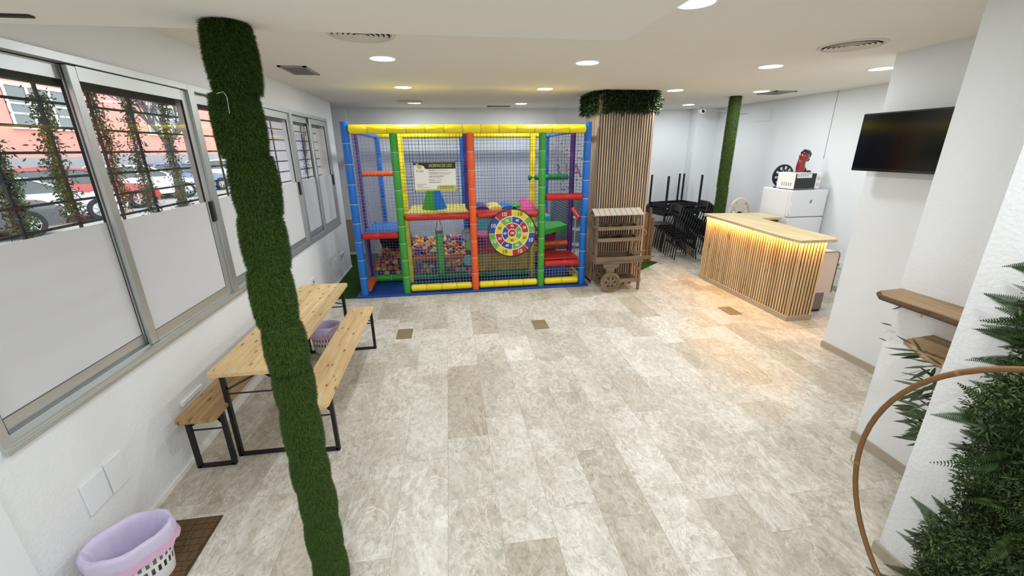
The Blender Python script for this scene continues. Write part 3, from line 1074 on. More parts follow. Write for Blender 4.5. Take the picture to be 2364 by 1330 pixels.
def play_structure():
    X1, X2, X3, X4, X5 = -1.40, -0.75, 0.34, 1.42, 2.12
    Z = (0, 0, 1)
    # front posts
    for x, m, zt in ((X1, 'v_blue', 2.57), (X2, 'v_green', 2.43), (X3, 'v_orange', 2.43), (X4, 'v_green', 2.43), (X5, 'v_blue', 2.57)):
        pad('post', (x, PF, 0.03), (x, PF, zt), 0.056, M[m], 0.27, M['seam'])
    # middle row
    for x, m in ((X1, 'v_purple'), (X2 + 0.02, 'v_yellow'), (X3 - 0.045, 'v_purple'), (X4 - 0.03, 'v_yellow'), (X5 - 0.05, 'v_purple')):
        pad('post', (x, PM, 0.03), (x, PM, 2.44), 0.046, M[m], 0.3)
    # back row
    for x, m in ((X1 + 0.03, 'v_blue'), (X3 - 0.02, 'v_blue'), (X5 - 0.05, 'v_blue')):
        pad('post', (x, PB, 0.03), (x, PB, 2.46), 0.055, M[m], 0.4)
    pad('beam', (X1 + 0.05, PF - 0.02, 2.475), (X5 - 0.04, PF - 0.02, 2.475), 0.062, M['v_yellow'], 0.26, M['seam_dark'], True)
    pad('beam', (X1 + 0.05, PB, 2.46), (X5 - 0.1, PB, 2.46), 0.055, M['v_yellow'], 0.3)
    pad('beam', (X1, PF + 0.06, 2.47), (X1 + 0.03, PB - 0.06, 2.45), 0.035, M['v_blue'], 0.4)
    pad('beam', (X5, PF + 0.06, 2.47), (X5 - 0.05, PB - 0.06, 2.45), 0.035, M['v_blue'], 0.4)
    # front rails
    for a, b, z in ((X2, X3, 1.225), (X3, X4, 1.225), (X1, X2, 0.96)):
        pad('rail', (a + 0.055, PF, z), (b - 0.055, PF, z), 0.05, M['v_red'], 0.34, None, True)
    pad('rail', (X4 + 0.055, PF, 1.475), (X5 - 0.04, PF, 1.475), 0.052, M['v_red'], 0.34, None, True)
    pad('rail', (X4 + 0.055, PF, 0.40), (X5 - 0.04, PF, 0.40), 0.052, M['v_red'], 0.34, None, True)
    for a, b in ((X2, X3), (X3, X4), (X4, X5)):
        pad('floor_rail', (a + 0.06, PF, 0.10), (b - 0.06, PF, 0.10), 0.056, M['v_yellow'], 0.26, M['seam_dark'], True)
    pad('side_pad', (X1 + 0.04, PF + 0.07, 0.11), (X1 + 0.04, PM - 0.05, 0.11), 0.06, M['v_orange'], 0.5)
    pad('floor_rail', (X1 + 0.06, PM + 0.02, 0.105), (X2 - 0.04, PM + 0.02, 0.105), 0.06, M['v_green'], 0.3, M['seam'])
    pad('floor_rail', (X2 + 0.06, PM + 0.02, 0.09), (X4 - 0.06, PM + 0.02, 0.09), 0.055, M['v_dgreen'], 0.4)
    pad('rail', (X1 + 0.06, PM, 1.84), (X2 - 0.02, PM, 1.84), 0.042, M['v_orange'], 0.12)
    pad('rail', (X2 + 0.08, PM + 0.04, 0.42), (X3 - 0.1, PM + 0.04, 0.42), 0.048, mat('terracotta_vinyl', rgb(190, 96, 72), 0.45), 0.3)
    pad('rail', (X4 - 0.1, PM, 1.74), (X5 - 0.12, PM, 1.74), 0.046, M['v_dgreen'], 0.14)
    pad('rail', (X3 + 0.0, PM + 0.03, 0.52), (X4 - 0.04, PM + 0.03, 0.52), 0.05, M['v_red'], 0.34)
    pad('rail', (X4 + 0.0, PM, 0.60), (X5 - 0.1, PM, 0.60), 0.05, M['v_orange'], 0.15)
    pad('rail', (X5 - 0.03, PM - 0.1, 1.20), (X5 - 0.03, PF + 0.1, 1.10), 0.045, M['v_red'], 0.3)
    pad('rail', (X5 - 0.06, PF + 0.1, 0.12), (X5 - 0.06, PM - 0.05, 0.12), 0.05, M['v_yellow'], 0.3)
    # platforms
    MB().bevbox(X1 + 0.06, X2 - 0.06, PF + 0.03, 7.36, 0.975, 1.015, 0.01).build('platform', M['v_blue'], play)
    MB().bevbox(X2 + 0.06, X3 - 0.06, PF + 0.03, 6.76, 1.235, 1.275, 0.012).build('platform_pad', M['v_yellow'], play)
    MB().bevbox(X2 + 0.08, X3 - 0.07, 6.76, 7.62, 1.225, 1.268, 0.012).build('platform', M['v_paleyellow'], play)
    MB().bevbox(X3 + 0.06, X4 - 0.05, PF + 0.04, 7.6, 1.20, 1.235, 0.01).build('platform', M['v_red'], play)
    MB().bevbox(X4 + 0.06, X5 - 0.06, PF + 0.03, PM - 0.06, 0.445, 0.485, 0.012).build('step', M['v_red'], play)
    MB().bevbox(X4 + 0.06, X5 - 0.06, PF + 0.05, PF + 0.09, 0.42, 0.445, 0.01).build('step_edge', M['v_red'], play)
    poly = [(X4 + 0.05, 6.62), (X5 - 0.1, PM + 0.0), (X5 - 0.12, 7.5), (X4 + 0.02, 7.5)]
    MB().prism(poly, 0.84, 0.92).build('step', M['v_green'], play)
    MB().prism([(X4 + 0.0, 6.9), (X4 + 0.5, 7.3), (X4 + 0.0, 7.3)], 0.50, 0.56).build('step', M['v_olive'], play)
    # ramp of soft waves on the upper deck
    for i, (x, m) in enumerate(((0.52, 'v_purple'), (0.76, 'v_paleyellow'), (0.98, 'v_blue'), (1.16, 'v_green'))):
        pts = [(-0.13, 0), (-0.09, 0.035), (-0.03, 0.055), (0.03, 0.055), (0.09, 0.035), (0.13, 0)]
        T = Matrix.Translation((x, 7.55, 1.235)) @ Euler((math.pi / 2, 0, 0)).to_matrix().to_4x4()
        MB().prism(pts, 0, 0.55, T).build('wave_roll', M[m], play)
    MB().add([(1.14, 6.95, 1.237), (1.38, 6.6, 1.237), (1.38, 7.4, 1.237), (1.14, 7.4, 1.237), (1.26, 7.3, 1.40), (1.36, 7.0, 1.36)],
             [(0, 1, 5, 4), (1, 2, 5), (2, 4, 5), (2, 3, 4), (0, 4, 3), (0, 3, 2, 1)]).build('ramp', M['v_pink'], play)
    # lower right chamber
    MB().bevbox(X3 + 0.06, X4 - 0.08, PM + 0.06, PM + 0.10, 0.13, 0.50, 0.01).build('panel', M['v_olive'], play)
    MB().bevbox(0.45, 2.0, 7.7, 8.2, 0.05, 0.66, 0.02).build('soft_block', M['v_pink'], play)
    MB().bevbox(0.45, 2.0, 8.2, 8.55, 0.05, 0.92, 0.02).build('soft_block', M['v_turq'], play)
    MB().bevbox(0.45, 2.0, 8.55, 8.9, 0.05, 1.02, 0.02).build('soft_block', M['v_pink'], play)
    pad('rail', (1.5, 7.75, 0.95), (1.9, 7.4, 0.7), 0.035, M['v_red'], 0.3)
    # black slide into the balls
    T = T_to((-1.02, 7.62, 0.70), (math.radians(-38), 0, 0))
    MB().bevbox(-0.27, 0.27, -0.42, 0.42, -0.02, 0.02, 0.008, T=T).bx(-0.28, -0.26, -0.42, 0.42, -0.02, 0.1, T=T).bx(0.26, 0.28, -0.42, 0.42, -0.02, 0.1, T=T).build('slide', M['v_black'], play)
    # nets
    nd, nl, nb = M['net_dark'], M['net_light'], M['net_blue']
    net((X1 + 0.05, PF, 1.02), (1, 0, 0), Z, X2 - X1 - 0.1, 1.40, nl)
    net((X2 + 0.05, PF, 1.28), (1, 0, 0), Z, X3 - X2 - 0.1, 1.14, nd)
    net((X3 + 0.05, PF, 1.28), (1, 0, 0), Z, X4 - X3 - 0.1, 1.14, nd)
    net((X4 + 0.05, PF, 1.53), (1, 0, 0), Z, X5 - X4 - 0.1, 0.88, nd)
    net((X2 + 0.05, PF, 0.15), (1, 0, 0), Z, X3 - X2 - 0.1, 1.03, nl)
    net((X3 + 0.05, PF, 0.15), (1, 0, 0), Z, X4 - X3 - 0.1, 1.03, nl)
    net((X4 + 0.05, PF, 0.15), (1, 0, 0), Z, X5 - X4 - 0.1, 0.20, nl)
    net((X1, PF + 0.05, 0.15), (0, 1, 0), Z, PB - PF - 0.1, 2.28, nl)
    net((X5 - 0.02, PF + 0.05, 0.2), (0, 1, 0), Z, PB - PF - 0.1, 2.2, nl)
    net((X1 + 0.06, PM, 0.16), (1, 0, 0), Z, X2 - X1 - 0.1, 0.7, nl)
    net((X2 + 0.06, PM + 0.02, 0.15), (1, 0, 0), Z, X3 - X2 - 0.15, 0.25, nl)
    net((X2 + 0.06, PM, 1.28), (1, 0, 0), Z, X3 - X2 - 0.15, 1.14, nd)
    net((X1 + 0.05, PB, 0.4), (1, 0, 0), Z, X5 - X1 - 0.15, 2.02, nb)


play_structure()
tag(MB().bevbox(-1.52, 2.22, 6.36, 9.12, 0.0, 0.03, 0.006).build('play_mat', M['v_mat']), 'blue vinyl floor mat under the play frame', 'mat')

# pyramid block on the upper deck
py = thing('soft_pyramid', 'green and blue foam pyramid on the yellow deck', 'soft block', (-0.26, 7.02, 1.272), math.radians(48))
q = 0.145
MB().add([(-q, -q, 0), (q, -q, 0), (q, q, 0), (-q, q, 0), (-.045, -.045, .42), (.045, -.045, .42), (.045, .045, .42), (-.045, .045, .42)],
         [(0, 3, 2, 1), (4, 5, 6, 7), (0, 1, 5, 4), (2, 3, 7, 6)]).build('blue_panels', M['v_blue'], py, local=True)
MB().add([(-q, -q, 0), (q, -q, 0), (q, q, 0), (-q, q, 0), (-.045, -.045, .42), (.045, -.045, .42), (.045, .045, .42), (-.045, .045, .42)],
         [(1, 2, 6, 5), (3, 0, 4, 7)]).build('green_panels', M['v_green'], py, local=True)

# punch bag
bag = thing('punch_bag', 'green cylindrical foam bag hanging below the red rail', 'punch bag', (-0.20, 6.72, 0.24))
MB().lathe([(0.0, 0.0), (0.05, 0.0), (0.06, 0.012), (0.06, 0.70), (0.05, 0.712), (0, 0.712)], 20).build('bag', M['v_green'], bag, local=True, smooth='auto')
MB().lathe([(0.061, 0.69), (0.061, 0.712)], 20).build('top_band', M['v_black'], bag, local=True)
MB().tube([(-0.055, 0, 0.70), (0, 0, 0.985)], 0.005, 5).tube([(0.055, 0, 0.70), (0, 0, 0.985)], 0.005, 5).build('strap', M['v_black'], bag, local=True)

# column of spinning discs behind the orange post
sp = thing('disc_spinner', 'upright spinner of coloured discs behind the orange post', 'play spinner', (0.31, 6.78, 0.03))
MB().tube([(0, 0.04, 0), (0, 0.04, 1.15)], 0.012, 8).build('pole', M['black'], sp, local=True)
for dx, z, c in ((-0.06, 0.84, (150, 156, 176)), (-0.01, 0.66, (112, 176, 96)), (-0.05, 0.40, (96, 170, 180)), (0.02, 0.20, (190, 96, 150))):
    MB().lathe([(0, -0.014), (0.09, -0.014), (0.10, 0), (0.09, 0.014), (0, 0.014)], 24, T_to((dx, 0, z), RX90)).build('disc', mat('spinner_disc_%d' % c[0], rgb(*c), 0.35), sp, local=True, smooth='auto')


# ball pit
def balls():
    r = np.random.default_rng(4)
    R = 0.049
    pts = []
    step = 0.101
    y = 7.17
    row = 0
    while y < 8.85:
        x = -1.30 + (row % 2) * step / 2
        while x < 0.24:
            s = 0.33 + 0.10 * min(1, (y - 7.17) / 0.9) + 0.05 * math.sin(x * 4.0 + 1.0) * math.cos(y * 3.0)
            pts.append((x + r.normal(0, .008), y + r.normal(0, .008), s + r.normal(0, .014)))
            x += step
        y += step * 0.866
        row += 1
    for k in range(3):
        x = -1.30 + (k % 2) * step / 2
        while x < 0.24:
            pts.append((x + r.normal(0, .006), 7.165 + r.normal(0, .006), 0.085 + k * 0.086))
            x += step
    pts.sort(key=lambda p: (p[1] - 0.9 * p[2]))
    base = MB()
    n1, n2 = 10, 7
    prof = [(R * math.sin(math.pi * i / n2), -R * math.cos(math.pi * i / n2)) for i in range(n2 + 1)]
    base.lathe(prof, n1)
    meshes = {}
    names = {'o': 'orange', 'y': 'yellow', 'p': 'purple'}
    rest = {k: MB() for k in 'oyp'}
    for i, p in enumerate(pts):
        k = 'oyp'[int(r.choice(3, p=[0.32, 0.32, 0.36]))]
        if i < 295:
            if k not in meshes:
                o = base.build('pit_ball', M['ball_' + k], smooth=True, keep=True)
                meshes[k] = o.data
            else:
                o = bpy.data.objects.new('pit_ball', meshes[k])
                COL.objects.link(o)
            o.location = p
            tag(o, 'small %s plastic ball lying in the ball pit' % names[k], 'ball', '%s balls in the ball pit' % names[k])
        else:
            rest[k].lathe(prof, 8, Matrix.Translation(p))
    allm = MB()
    for mi, k in enumerate('oyp'):
        for f in rest[k].f:
            allm.f.append(tuple(q + len(allm.v) for q in f))
            allm.m.append(mi)
        allm.v += rest[k].v
    o = allm.build('pit_balls_behind', None, mats=[M['ball_o'], M['ball_y'], M['ball_p']], smooth=True)
    tag(o, 'mass of orange, yellow and purple balls deep in the pit', 'balls')
    stuff(o)


balls()


# rules banner on the net
def sector(mb, r0, r1, a0, a1, z, n=10):
    vs = []
    for i in range(n + 1):
        a = a0 + (a1 - a0) * i / n
        vs += [(r0 * math.cos(a), -z, r0 * math.sin(a)), (r1 * math.cos(a), -z, r1 * math.sin(a))]
    mb.add(vs, [(2 * i, 2 * i + 1, 2 * i + 3, 2 * i + 2) for i in range(n)])
    return mb


M['pr_white'] = mat('printed_white', rgb(232, 232, 224), 0.5)
M['pr_black'] = mat('printed_black', rgb(30, 30, 28), 0.5)
M['pr_lime'] = mat('printed_lime', rgb(186, 190, 70), 0.5)
M['pr_leaf'] = mat('printed_leaf_green', rgb(176, 190, 82), 0.5)
M['pr_grey'] = mat('printed_grey_text', rgb(108, 108, 104), 0.5)
M['pr_red'] = mat('printed_red', rgb(178, 38, 42), 0.4)
M['pr_blue'] = mat('printed_blue', rgb(44, 70, 150), 0.4)
M['pr_green'] = mat('printed_green', rgb(106, 170, 56), 0.4)
M['pr_yellow'] = mat('printed_yellow', rgb(222, 204, 48), 0.4)
M['pr_brown'] = mat('printed_brown', rgb(110, 56, 22), 0.4)

sign = thing('rules_banner', 'white rules banner with black header tied to the dark net', 'sign', (-0.195, PF - 0.075, 1.62))
MB().bx(-0.30, 0.30, 0, 0.004, 0, 0.40).build('sheet', M['pr_white'], sign, local=True)
MB().prism([(-0.30, 0.365), (-0.18, 0.362), (-0.155, 0.35), (-0.14, 0.318), (-0.12, 0.31), (0.30, 0.31), (0.30, 0.40), (-0.30, 0.40)], 0, 0.001, T_to((0, 0.0, 0), RX90)).build('header', M['pr_black'], sign, local=True)
MB().prism([(-0.30, 0.0), (0.30, 0.0), (0.30, 0.075), (0.04, 0.075), (0.015, 0.06), (0.008, 0.022), (-0.30, 0.018)], 0, 0.001, T_to((0, 0.0, 0), RX90)).build('footer', M['pr_lime'], sign, local=True)
share('title', text_mesh('NORMAS DE USO', 0.062, M['pr_leaf'], bold=0.0008), sign, (0.085, -0.002, 0.354), RX90, (0.68, 1.05, 1))
MB().prism([(-0.275, 0.385), (-0.245, 0.392), (-0.225, 0.375), (-0.215, 0.345), (-0.185, 0.35), (-0.175, 0.362), (-0.195, 0.325), (-0.22, 0.308), (-0.245, 0.335), (-0.255, 0.365)], 0, 0.002, T_to((0, -0.001, 0), RX90)).build('leaf_logo', M['pr_leaf'], sign, local=True)
share('logo_lettering', text_mesh('di. toyd.', 0.032, M['pr_black']), sign, (-0.215, -0.001, 0.283), RX90)
LINES = [(0.288, 0.1, 0.19), (0.256, 0.13, 0.2), (0.236, 0.0, 0.3), (0.206, 0.22, 0.0), (0.186, 0.0, 0.19), (0.152, 0.09, 0.1), (0.120, 0.17, 0.0)]
tb, tg = MB(), MB()
rg = random.Random(2)


def dashes(mb, x, x1, z, hgt):
    while x < x1:
        w = rg.uniform(0.012, 0.03)
        mb.bx(x, min(x + w, x1), -0.0012, 0, z - hgt / 2, z + hgt / 2)
        x += w + 0.006


for z, bl, gl in LINES:
    dashes(tb, -0.09, -0.09 + bl, z, 0.008)
    dashes(tg, -0.09 + bl + 0.008, -0.09 + bl + gl, z, 0.006)
dashes(tg, -0.27, -0.13, 0.095, 0.006)
dashes(tb, -0.27, -0.18, 0.07, 0.007)
dashes(tg, -0.27, -0.09, 0.045, 0.005)
for z in (0.06, 0.045, 0.03):
    dashes(tb, 0.06, 0.26, z, 0.005)
stuff(tb.build('bold_text', M['pr_black'], sign, local=True))
stuff(tg.build('fine_text', M['pr_grey'], sign, local=True))
tie = MB()
for sx in (-1, 1):
    for z, dz in ((0.39, 0.03), (0.01, -0.03)):
        tie.tube([(sx * 0.29, 0.0, z), (sx * 0.315, 0.07, z + dz)], 0.005, 5)
tie.build('cable_tie', M['pr_black'], sign, local=True)

# round number target
R = 0.375
tgt = thing('number_target', 'round coloured number target hung on the net', 'dart target', (0.935, PF - 0.085, 0.945))
MB().lathe([(0, 0), (R, 0), (R + 0.008, 0.004), (R + 0.008, 0.012), (0, 0.012)], 48, T_to((0, 0.012, 0), RX90)).build('backing', M['pr_black'], tgt, local=True)
MB().lathe([(0, 0), (R * 0.975, 0)], 48, T_to((0, -0.0005, 0), RX90)).build('white_face', M['pr_white'], tgt, local=True)
D2 = math.radians
OUT = ['pr_yellow', 'pr_green', 'pr_blue', 'pr_red', 'pr_yellow', 'pr_green', 'pr_blue', 'pr_red']
MID = ['pr_blue', 'pr_red', 'pr_yellow', 'pr_green', 'pr_blue', 'pr_red', 'pr_yellow', 'pr_green']
MIDN = ['40', '50', '20', '50', '40', '30', '20', '30']


def number(s, size, ang, rad, dark):
    share('number', text_mesh(s, size, M['pr_brown'] if dark else M['pr_white'], bold=0.0012), tgt, (rad * math.cos(ang), -0.0035, rad * math.sin(ang)), RX90)


for i in range(8):
    a1, a0 = D2(90 - 45 * i), D2(45 - 45 * i)
    g = 0.012
    sector(MB(), R * 0.72, R * 0.972, a0 + g, a1 - g, 0.0015).build('outer_field', M[OUT[i]], tgt, local=True)
    sector(MB(), R * 0.44, R * 0.685, a0 + g * 1.7, a1 - g * 1.7, 0.0015).build('middle_field', M[MID[i]], tgt, local=True)
    number('10', 0.085, (a0 + a1) / 2, R * 0.85, OUT[i] == 'pr_yellow')
    number(MIDN[i], 0.056, (a0 + a1) / 2, R * 0.565, MID[i] == 'pr_yellow')
for i, (c, s) in enumerate((('pr_red', '90'), ('pr_green', '70'), ('pr_yellow', '80'), ('pr_blue', '60'))):
    am = D2(90 - 90 * i)
    sector(MB(), R * 0.185, R * 0.405, am - D2(43), am + D2(43), 0.0015, 14).build('inner_field', M[c], tgt, local=True)
    number(s, 0.05, am, R * 0.30, c == 'pr_yellow')
MB().lathe([(0, 0), (R * 0.155, 0)], 28, T_to((0, -0.0015, 0), RX90)).build('bullseye', M['pr_red'], tgt, local=True)
number('100', 0.048, 0, 0, False)


# ================================================================== GRASS-WRAPPED COLUMNS
def grass_column(label, x, y, z1, r, blades, bl, seed, bands, m, bulge=0.2, shift=0.06, wid=0.0014):
    t = thing('grass_wrapped_column', label, 'column', (x, y, 0))
    g = np.random.default_rng(seed)
    edges = np.linspace(0, z1, bands + 1) + np.concatenate([[0], g.normal(0, 0.018, bands - 1), [0]])

    def rad(z):
        k = np.clip(np.searchsorted(edges, z) - 1, 0, bands - 1)
        u = (z - edges[k]) / (edges[k + 1] - edges[k])
        return r * (1 - bulge + bulge * np.sqrt(np.clip(np.sin(np.pi * np.clip(u, 0.02, 0.98)), 0, 1)))
    g2 = g.normal(0, shift * r, (bands, 2))
    sl = MB()
    for i in range(bands):
        zz = np.linspace(edges[i] + 1e-4, edges[i + 1] - 1e-4, 7)
        sl.lathe([(0.01, zz[0])] + [(float(rad(np.array([z]))[0]) * 0.93, float(z)) for z in zz] + [(0.01, zz[-1])], 28, Matrix.Translation((g2[i][0], g2[i][1], 0)))
    sl.build('turf_sleeve', M['grass_core'], t, local=True, smooth='auto')
    n = blades
    z = g.random(n) * z1
    a = g.random(n) * 2 * np.pi
    rr = rad(z)
    o2 = g2[np.clip(np.searchsorted(edges, z) - 1, 0, bands - 1)]
    nrm = np.stack([np.cos(a), np.sin(a), np.zeros(n)], 1)
    P = np.stack([rr * np.cos(a) * .96 + o2[:, 0], rr * np.sin(a) * .96 + o2[:, 1], z], 1)
    tang = np.stack([-np.sin(a), np.cos(a), np.zeros(n)], 1)
    D1 = nrm + tang * g.normal(0.15, .45, (n, 1)) + np.array([0, 0, 1.0]) * g.normal(-0.35, .45, (n, 1))
    D1 /= np.linalg.norm(D1, axis=1, keepdims=True)
    D2b = D1 + np.array([0, 0, -0.6]) + tang * g.normal(0.2, .35, (n, 1))
    D2b /= np.linalg.norm(D2b, axis=1, keepdims=True)
    S = np.cross(D1, np.array([0, 0, 1.0]) + tang * g.normal(0, .6, (n, 1)))
    S /= np.linalg.norm(S, axis=1, keepdims=True) + 1e-9
    L = bl * g.uniform(.7, 1.25, (n, 1))
    w = wid
    mid = P + D1 * L * .55
    tip = mid + D2b * L * .45
    V = np.stack([P - S * w, P + S * w, mid + S * w * .8, mid - S * w * .8, tip], 1).reshape(-1, 3)
    i = np.arange(n)[:, None] * 5
    F = np.concatenate([i + np.array([[0, 1, 2]]), i + np.array([[0, 2, 3]]), i + np.array([[3, 2, 4]])], 0)
    stuff(np_mesh('grass_fibres', V, F, m, t))
    return t


gc = grass_column('tall column wrapped in shaggy green artificial grass in the foreground', -0.728, 1.73, ZS, 0.076, 180000, 0.019, 1, 12, M['grass'], 0.17, 0.07, 0.0010)
_w = [Vector(on_y(px, py, 1.63)) - Vector((-0.728, 1.73, 0)) for px, py in ((500, 216), (515, 212), (524, 224), (530, 262))]
MB().tube(_w, 0.0007, 5).build('loose_wire', M['pr_white'], gc, local=True)
M['grass2'] = mat('olive_artificial_grass', rgb(90, 114, 38), 0.7, spec=0.2, island=0.3)
grass_column('slim green grass-wrapped column behind the counter', 4.88, 7.02, ZC, 0.100, 30000, 0.012, 2, 2, M['grass2'], 0.03, 0.03, 0.002)

# turf carpets
tag(MB().prism([(XL + 0.02, 6.40), (-1.52, 6.38), (-1.52, 9.33), (-3.4, 9.33), (-3.4, 8.36), (XL + 0.02, 8.36)], 0.0, 0.014).build('turf_carpet', M['turf']),
    'green turf carpet between the play frame and the left wall', 'turf')
tag(MB().prism([(2.3, 7.25), (3.46, 7.06), (4.06, 7.56), (3.7, 8.0), (2.3, 8.0)], 0.0, 0.014).build('turf_carpet', M['turf']),
    'corner of green turf carpet behind the wooden cart', 'turf')


# ================================================================== SLATTED COLUMN
def slat_column():
    x0, x1, y0, y1 = 2.31, 3.17, 6.47, 7.20
    t = thing('slatted_column', 'square column clad in oak slats with a leafy top', 'column', ((x0 + x1) / 2, (y0 + y1) / 2, 0))
    MB().bx(x0, x1, y0, y1, 0.0, ZC).build('core', M['black_plastic'], t)
    MB().bx(x0 - 0.012, x1 + 0.02, y0 - 0.03, y0 - 0.0005, 0, 0.06).build('plinth', M['skirting'], t)
    n = 21
    p = (x1 - x0) / n
    s = MB().bx(-0.0108, 0.0108, -0.012, 0, 0, 2.9)
    proto = s.build('slat', M['oak_z'], t, local=True)
    first = True
    for i in range(n):
        o = proto if first else share('slat', proto.data, t)
        first = False
        o.location = (x0 + p * (i + 0.5) - ORG[t.name][0], y0 - ORG[t.name][1], 0.06)
    k = int((y1 - y0) / p)
    for i in range(k):
        share('slat', proto.data, t, (x0 - ORG[t.name][0], y0 + p * (i + 0.5) - ORG[t.name][1], 0.06), (0, 0, -math.pi / 2))
    for i in range(k):
        share('slat', proto.data, t, (x1 - ORG[t.name][0], y0 + p * (i + 0.5) - ORG[t.name][1], 0.06), (0, 0, math.pi / 2))
    # leafy collar
    g = np.random.default_rng(9)
    n = 5200
    Ps, Ns = [], []
    zlo, zhi = 2.70, 3.0
    fac = [((x0, y0), (x1, y0), (0, -1)), ((x0, y1), (x0, y0), (-1, 0)), ((x1, y0), (x1, y1), (1, 0))]
    for (a, b, nn), cnt in zip(fac, (2600, 1500, 1100)):
        u = g.random((cnt, 1))
        xy = np.array(a) * (1 - u) + np.array(b) * u + np.array(nn) * g.uniform(0.02, 0.09, (cnt, 1))
        z = zlo + (zhi - zlo) * g.random((cnt, 1)) ** 0.8
        Ps.append(np.concatenate([xy, z], 1))
        Ns.append(np.tile(np.array([*nn, 0.2]), (cnt, 1)))
    P, Nn = np.concatenate(Ps), np.concatenate(Ns)
    Dd = Nn * 0.7 + g.normal(0, 0.7, P.shape) + np.array([0, 0, -0.45])
    V, F = leaf_cloud(P, Dd, Nn + g.normal(0, .4, P.shape) + np.array([0, 0, 0.8]), g.uniform(.04, .085, len(P)), g.uniform(.012, .026, len(P)))
    stuff(np_mesh('leaf_collar', V, F, M['leaf'], t, ORG[t.name]))


slat_column()


# ================================================================== WOODEN CART
def cart():
    t = thing('wooden_cart', 'weathered wooden market cart with tiny roof and shelf boxes', 'cart', (2.63, 6.22, 0))
    w, old, box = M['cartwood'], M['cartroof'], M['cartbox']
    x0, x1, y0, y1 = -0.42, 0.30, -0.16, 0.16
    # tray with flared sides
    MB().bevbox(x0, x1 + 0.06, y0 - 0.03, y0 - 0.008, 0.46, 0.57, 0.004).bx(x1 + 0.06, x1 + 0.20, y0 - 0.028, y0 - 0.01, 0.515, 0.565).build('tray_side', w, t, local=True)
    MB().bevbox(x0, x1 + 0.06, y1 + 0.008, y1 + 0.03, 0.46, 0.57, 0.004).bx(x1 + 0.06, x1 + 0.20, y1 + 0.01, y1 + 0.028, 0.515, 0.565).build('tray_side', w, t, local=True)
    MB().bx(x0, x0 + 0.02, y0 - 0.008, y1 + 0.008, 0.46, 0.57).build('tray_end', w, t, local=True)
    MB().bx(x1 - 0.02, x1, y0 - 0.008, y1 + 0.008, 0.46, 0.55).build('tray_end', w, t, local=True)
    MB().bx(x0 + 0.02, x1 - 0.02, y0 - 0.008, y1 + 0.008, 0.455, 0.47).build('tray_floor', box, t, local=True)
    # handle grips
    for y in (y0 - 0.019, y1 + 0.019):
        MB().tube([(x1 + 0.18, y, 0.545), (x1 + 0.27, y, 0.565)], [0.016, 0.012], 8).build('handle', w, t, local=True)
    # uprights and shelves
    for x in (x0 + 0.04, x1 - 0.02):
        for y in (y0 + 0.10, y1 - 0.02):
            MB().bx(x - 0.022, x + 0.022, y - 0.014, y + 0.014, 0.47, 1.22).build('upright', w, t, local=True)
    for z in (0.82, 1.00):
        sh = MB().bx(x0 + 0.03, x1 + 0.01, y0 + 0.02, y1 - 0.02, z - 0.006, z + 0.006).build('shelf_box', box, t, local=True)
        MB().bx(x0 + 0.02, x1 + 0.02, y0 + 0.0, y0 + 0.018, z - 0.01, z + 0.045).build('box_front', w, sh, local=True)
        MB().bx(x0 + 0.02, x1 + 0.02, y1 - 0.03, y1 - 0.012, z - 0.01, z + 0.045).build('box_back', w, sh, local=True)
        for q in (0.0, 0.333, 0.667, 1.0):
            xx = x0 + 0.03 + q * (x1 - x0 - 0.03)
            MB().bx(xx - 0.008, xx + 0.008, y0 + 0.018, y1 - 0.03, z - 0.004, z + 0.04).build('divider', w, sh, local=True)
    # roof boards, both slopes
    n = 9
    for k in range(n):
        xa = x0 - 0.03 + (x1 - x0 + 0.08) * k / n
        xb = x0 - 0.03 + (x1 - x0 + 0.08) * (k + 1) / n - 0.008
        for s in (-1, 1):
            T = T_to((0, 0.03 + s * 0.078, 1.255), (s * -0.52, 0, 0))
            MB().bx(xa, xb, -0.088, 0.088, -0.006, 0.006, T=T).build('roof_board', old, t, local=True)
    MB().bx(x0 - 0.02, x0, -0.08, 0.14, 1.19, 1.215).build('roof_brace', w, t, local=True)
    MB().bx(x1, x1 + 0.02, -0.08, 0.14, 1.19, 1.215).build('roof_brace', w, t, local=True)
    # wheel brackets and wheels
    for y in (y0 - 0.02, y1 + 0.02):
        MB().prism([(-0.30, 0.46), (-0.02, 0.46), (-0.05, 0.40), (-0.10, 0.38), (-0.12, 0.24), (-0.22, 0.24), (-0.24, 0.38), (-0.28, 0.40)], -0.012, 0.012, T_to((0, y, 0), RX90)).build('wheel_bracket', w, t, local=True)
    for y in (y0 - 0.05, y1 + 0.05):
        T = T_to((-0.17, y, 0.165), RX90)
        wh = MB().lathe([(0.125, -0.02), (0.163, -0.02), (0.165, 0), (0.163, 0.02), (0.125, 0.02), (0.125, -0.02)], 28, T).build('wheel', w, t, local=True, smooth='auto')
        MB().lathe([(0.0, -0.008), (0.126, -0.008), (0.126, 0.008), (0, 0.008)], 28, T).build('wheel_disc', M['cartbox'] if False else w, wh, local=True)
        for q in range(6):
            a = q * math.pi / 3
            MB().lathe([(0, -0.0105), (0.017, -0.0105), (0.017, 0.0105), (0, 0.0105)], 12, T @ Matrix.Translation((0.072 * math.cos(a), 0.072 * math.sin(a), 0))).build('wheel_hole', M['black_plastic'], wh, local=True)
        MB().lathe([(0, -0.024), (0.02, -0.024), (0.02, 0.024), (0, 0.024)], 14, T).build('hub', w, wh, local=True)
        for q in range(3):
            a = q * math.pi / 3 + 0.5
            c, s = 0.12 * math.cos(a), 0.12 * math.sin(a)
            MB().bar(T @ Vector((c, s, 0)), T @ Vector((-c, -s, 0)), 0.02, 0.026).build('spoke', w, wh, local=True)
    # lower shelf and legs
    MB().bx(-0.06, 0.33, y0 + 0.0, y1 - 0.0, 0.16, 0.175).build('lower_shelf', box, t, local=True)
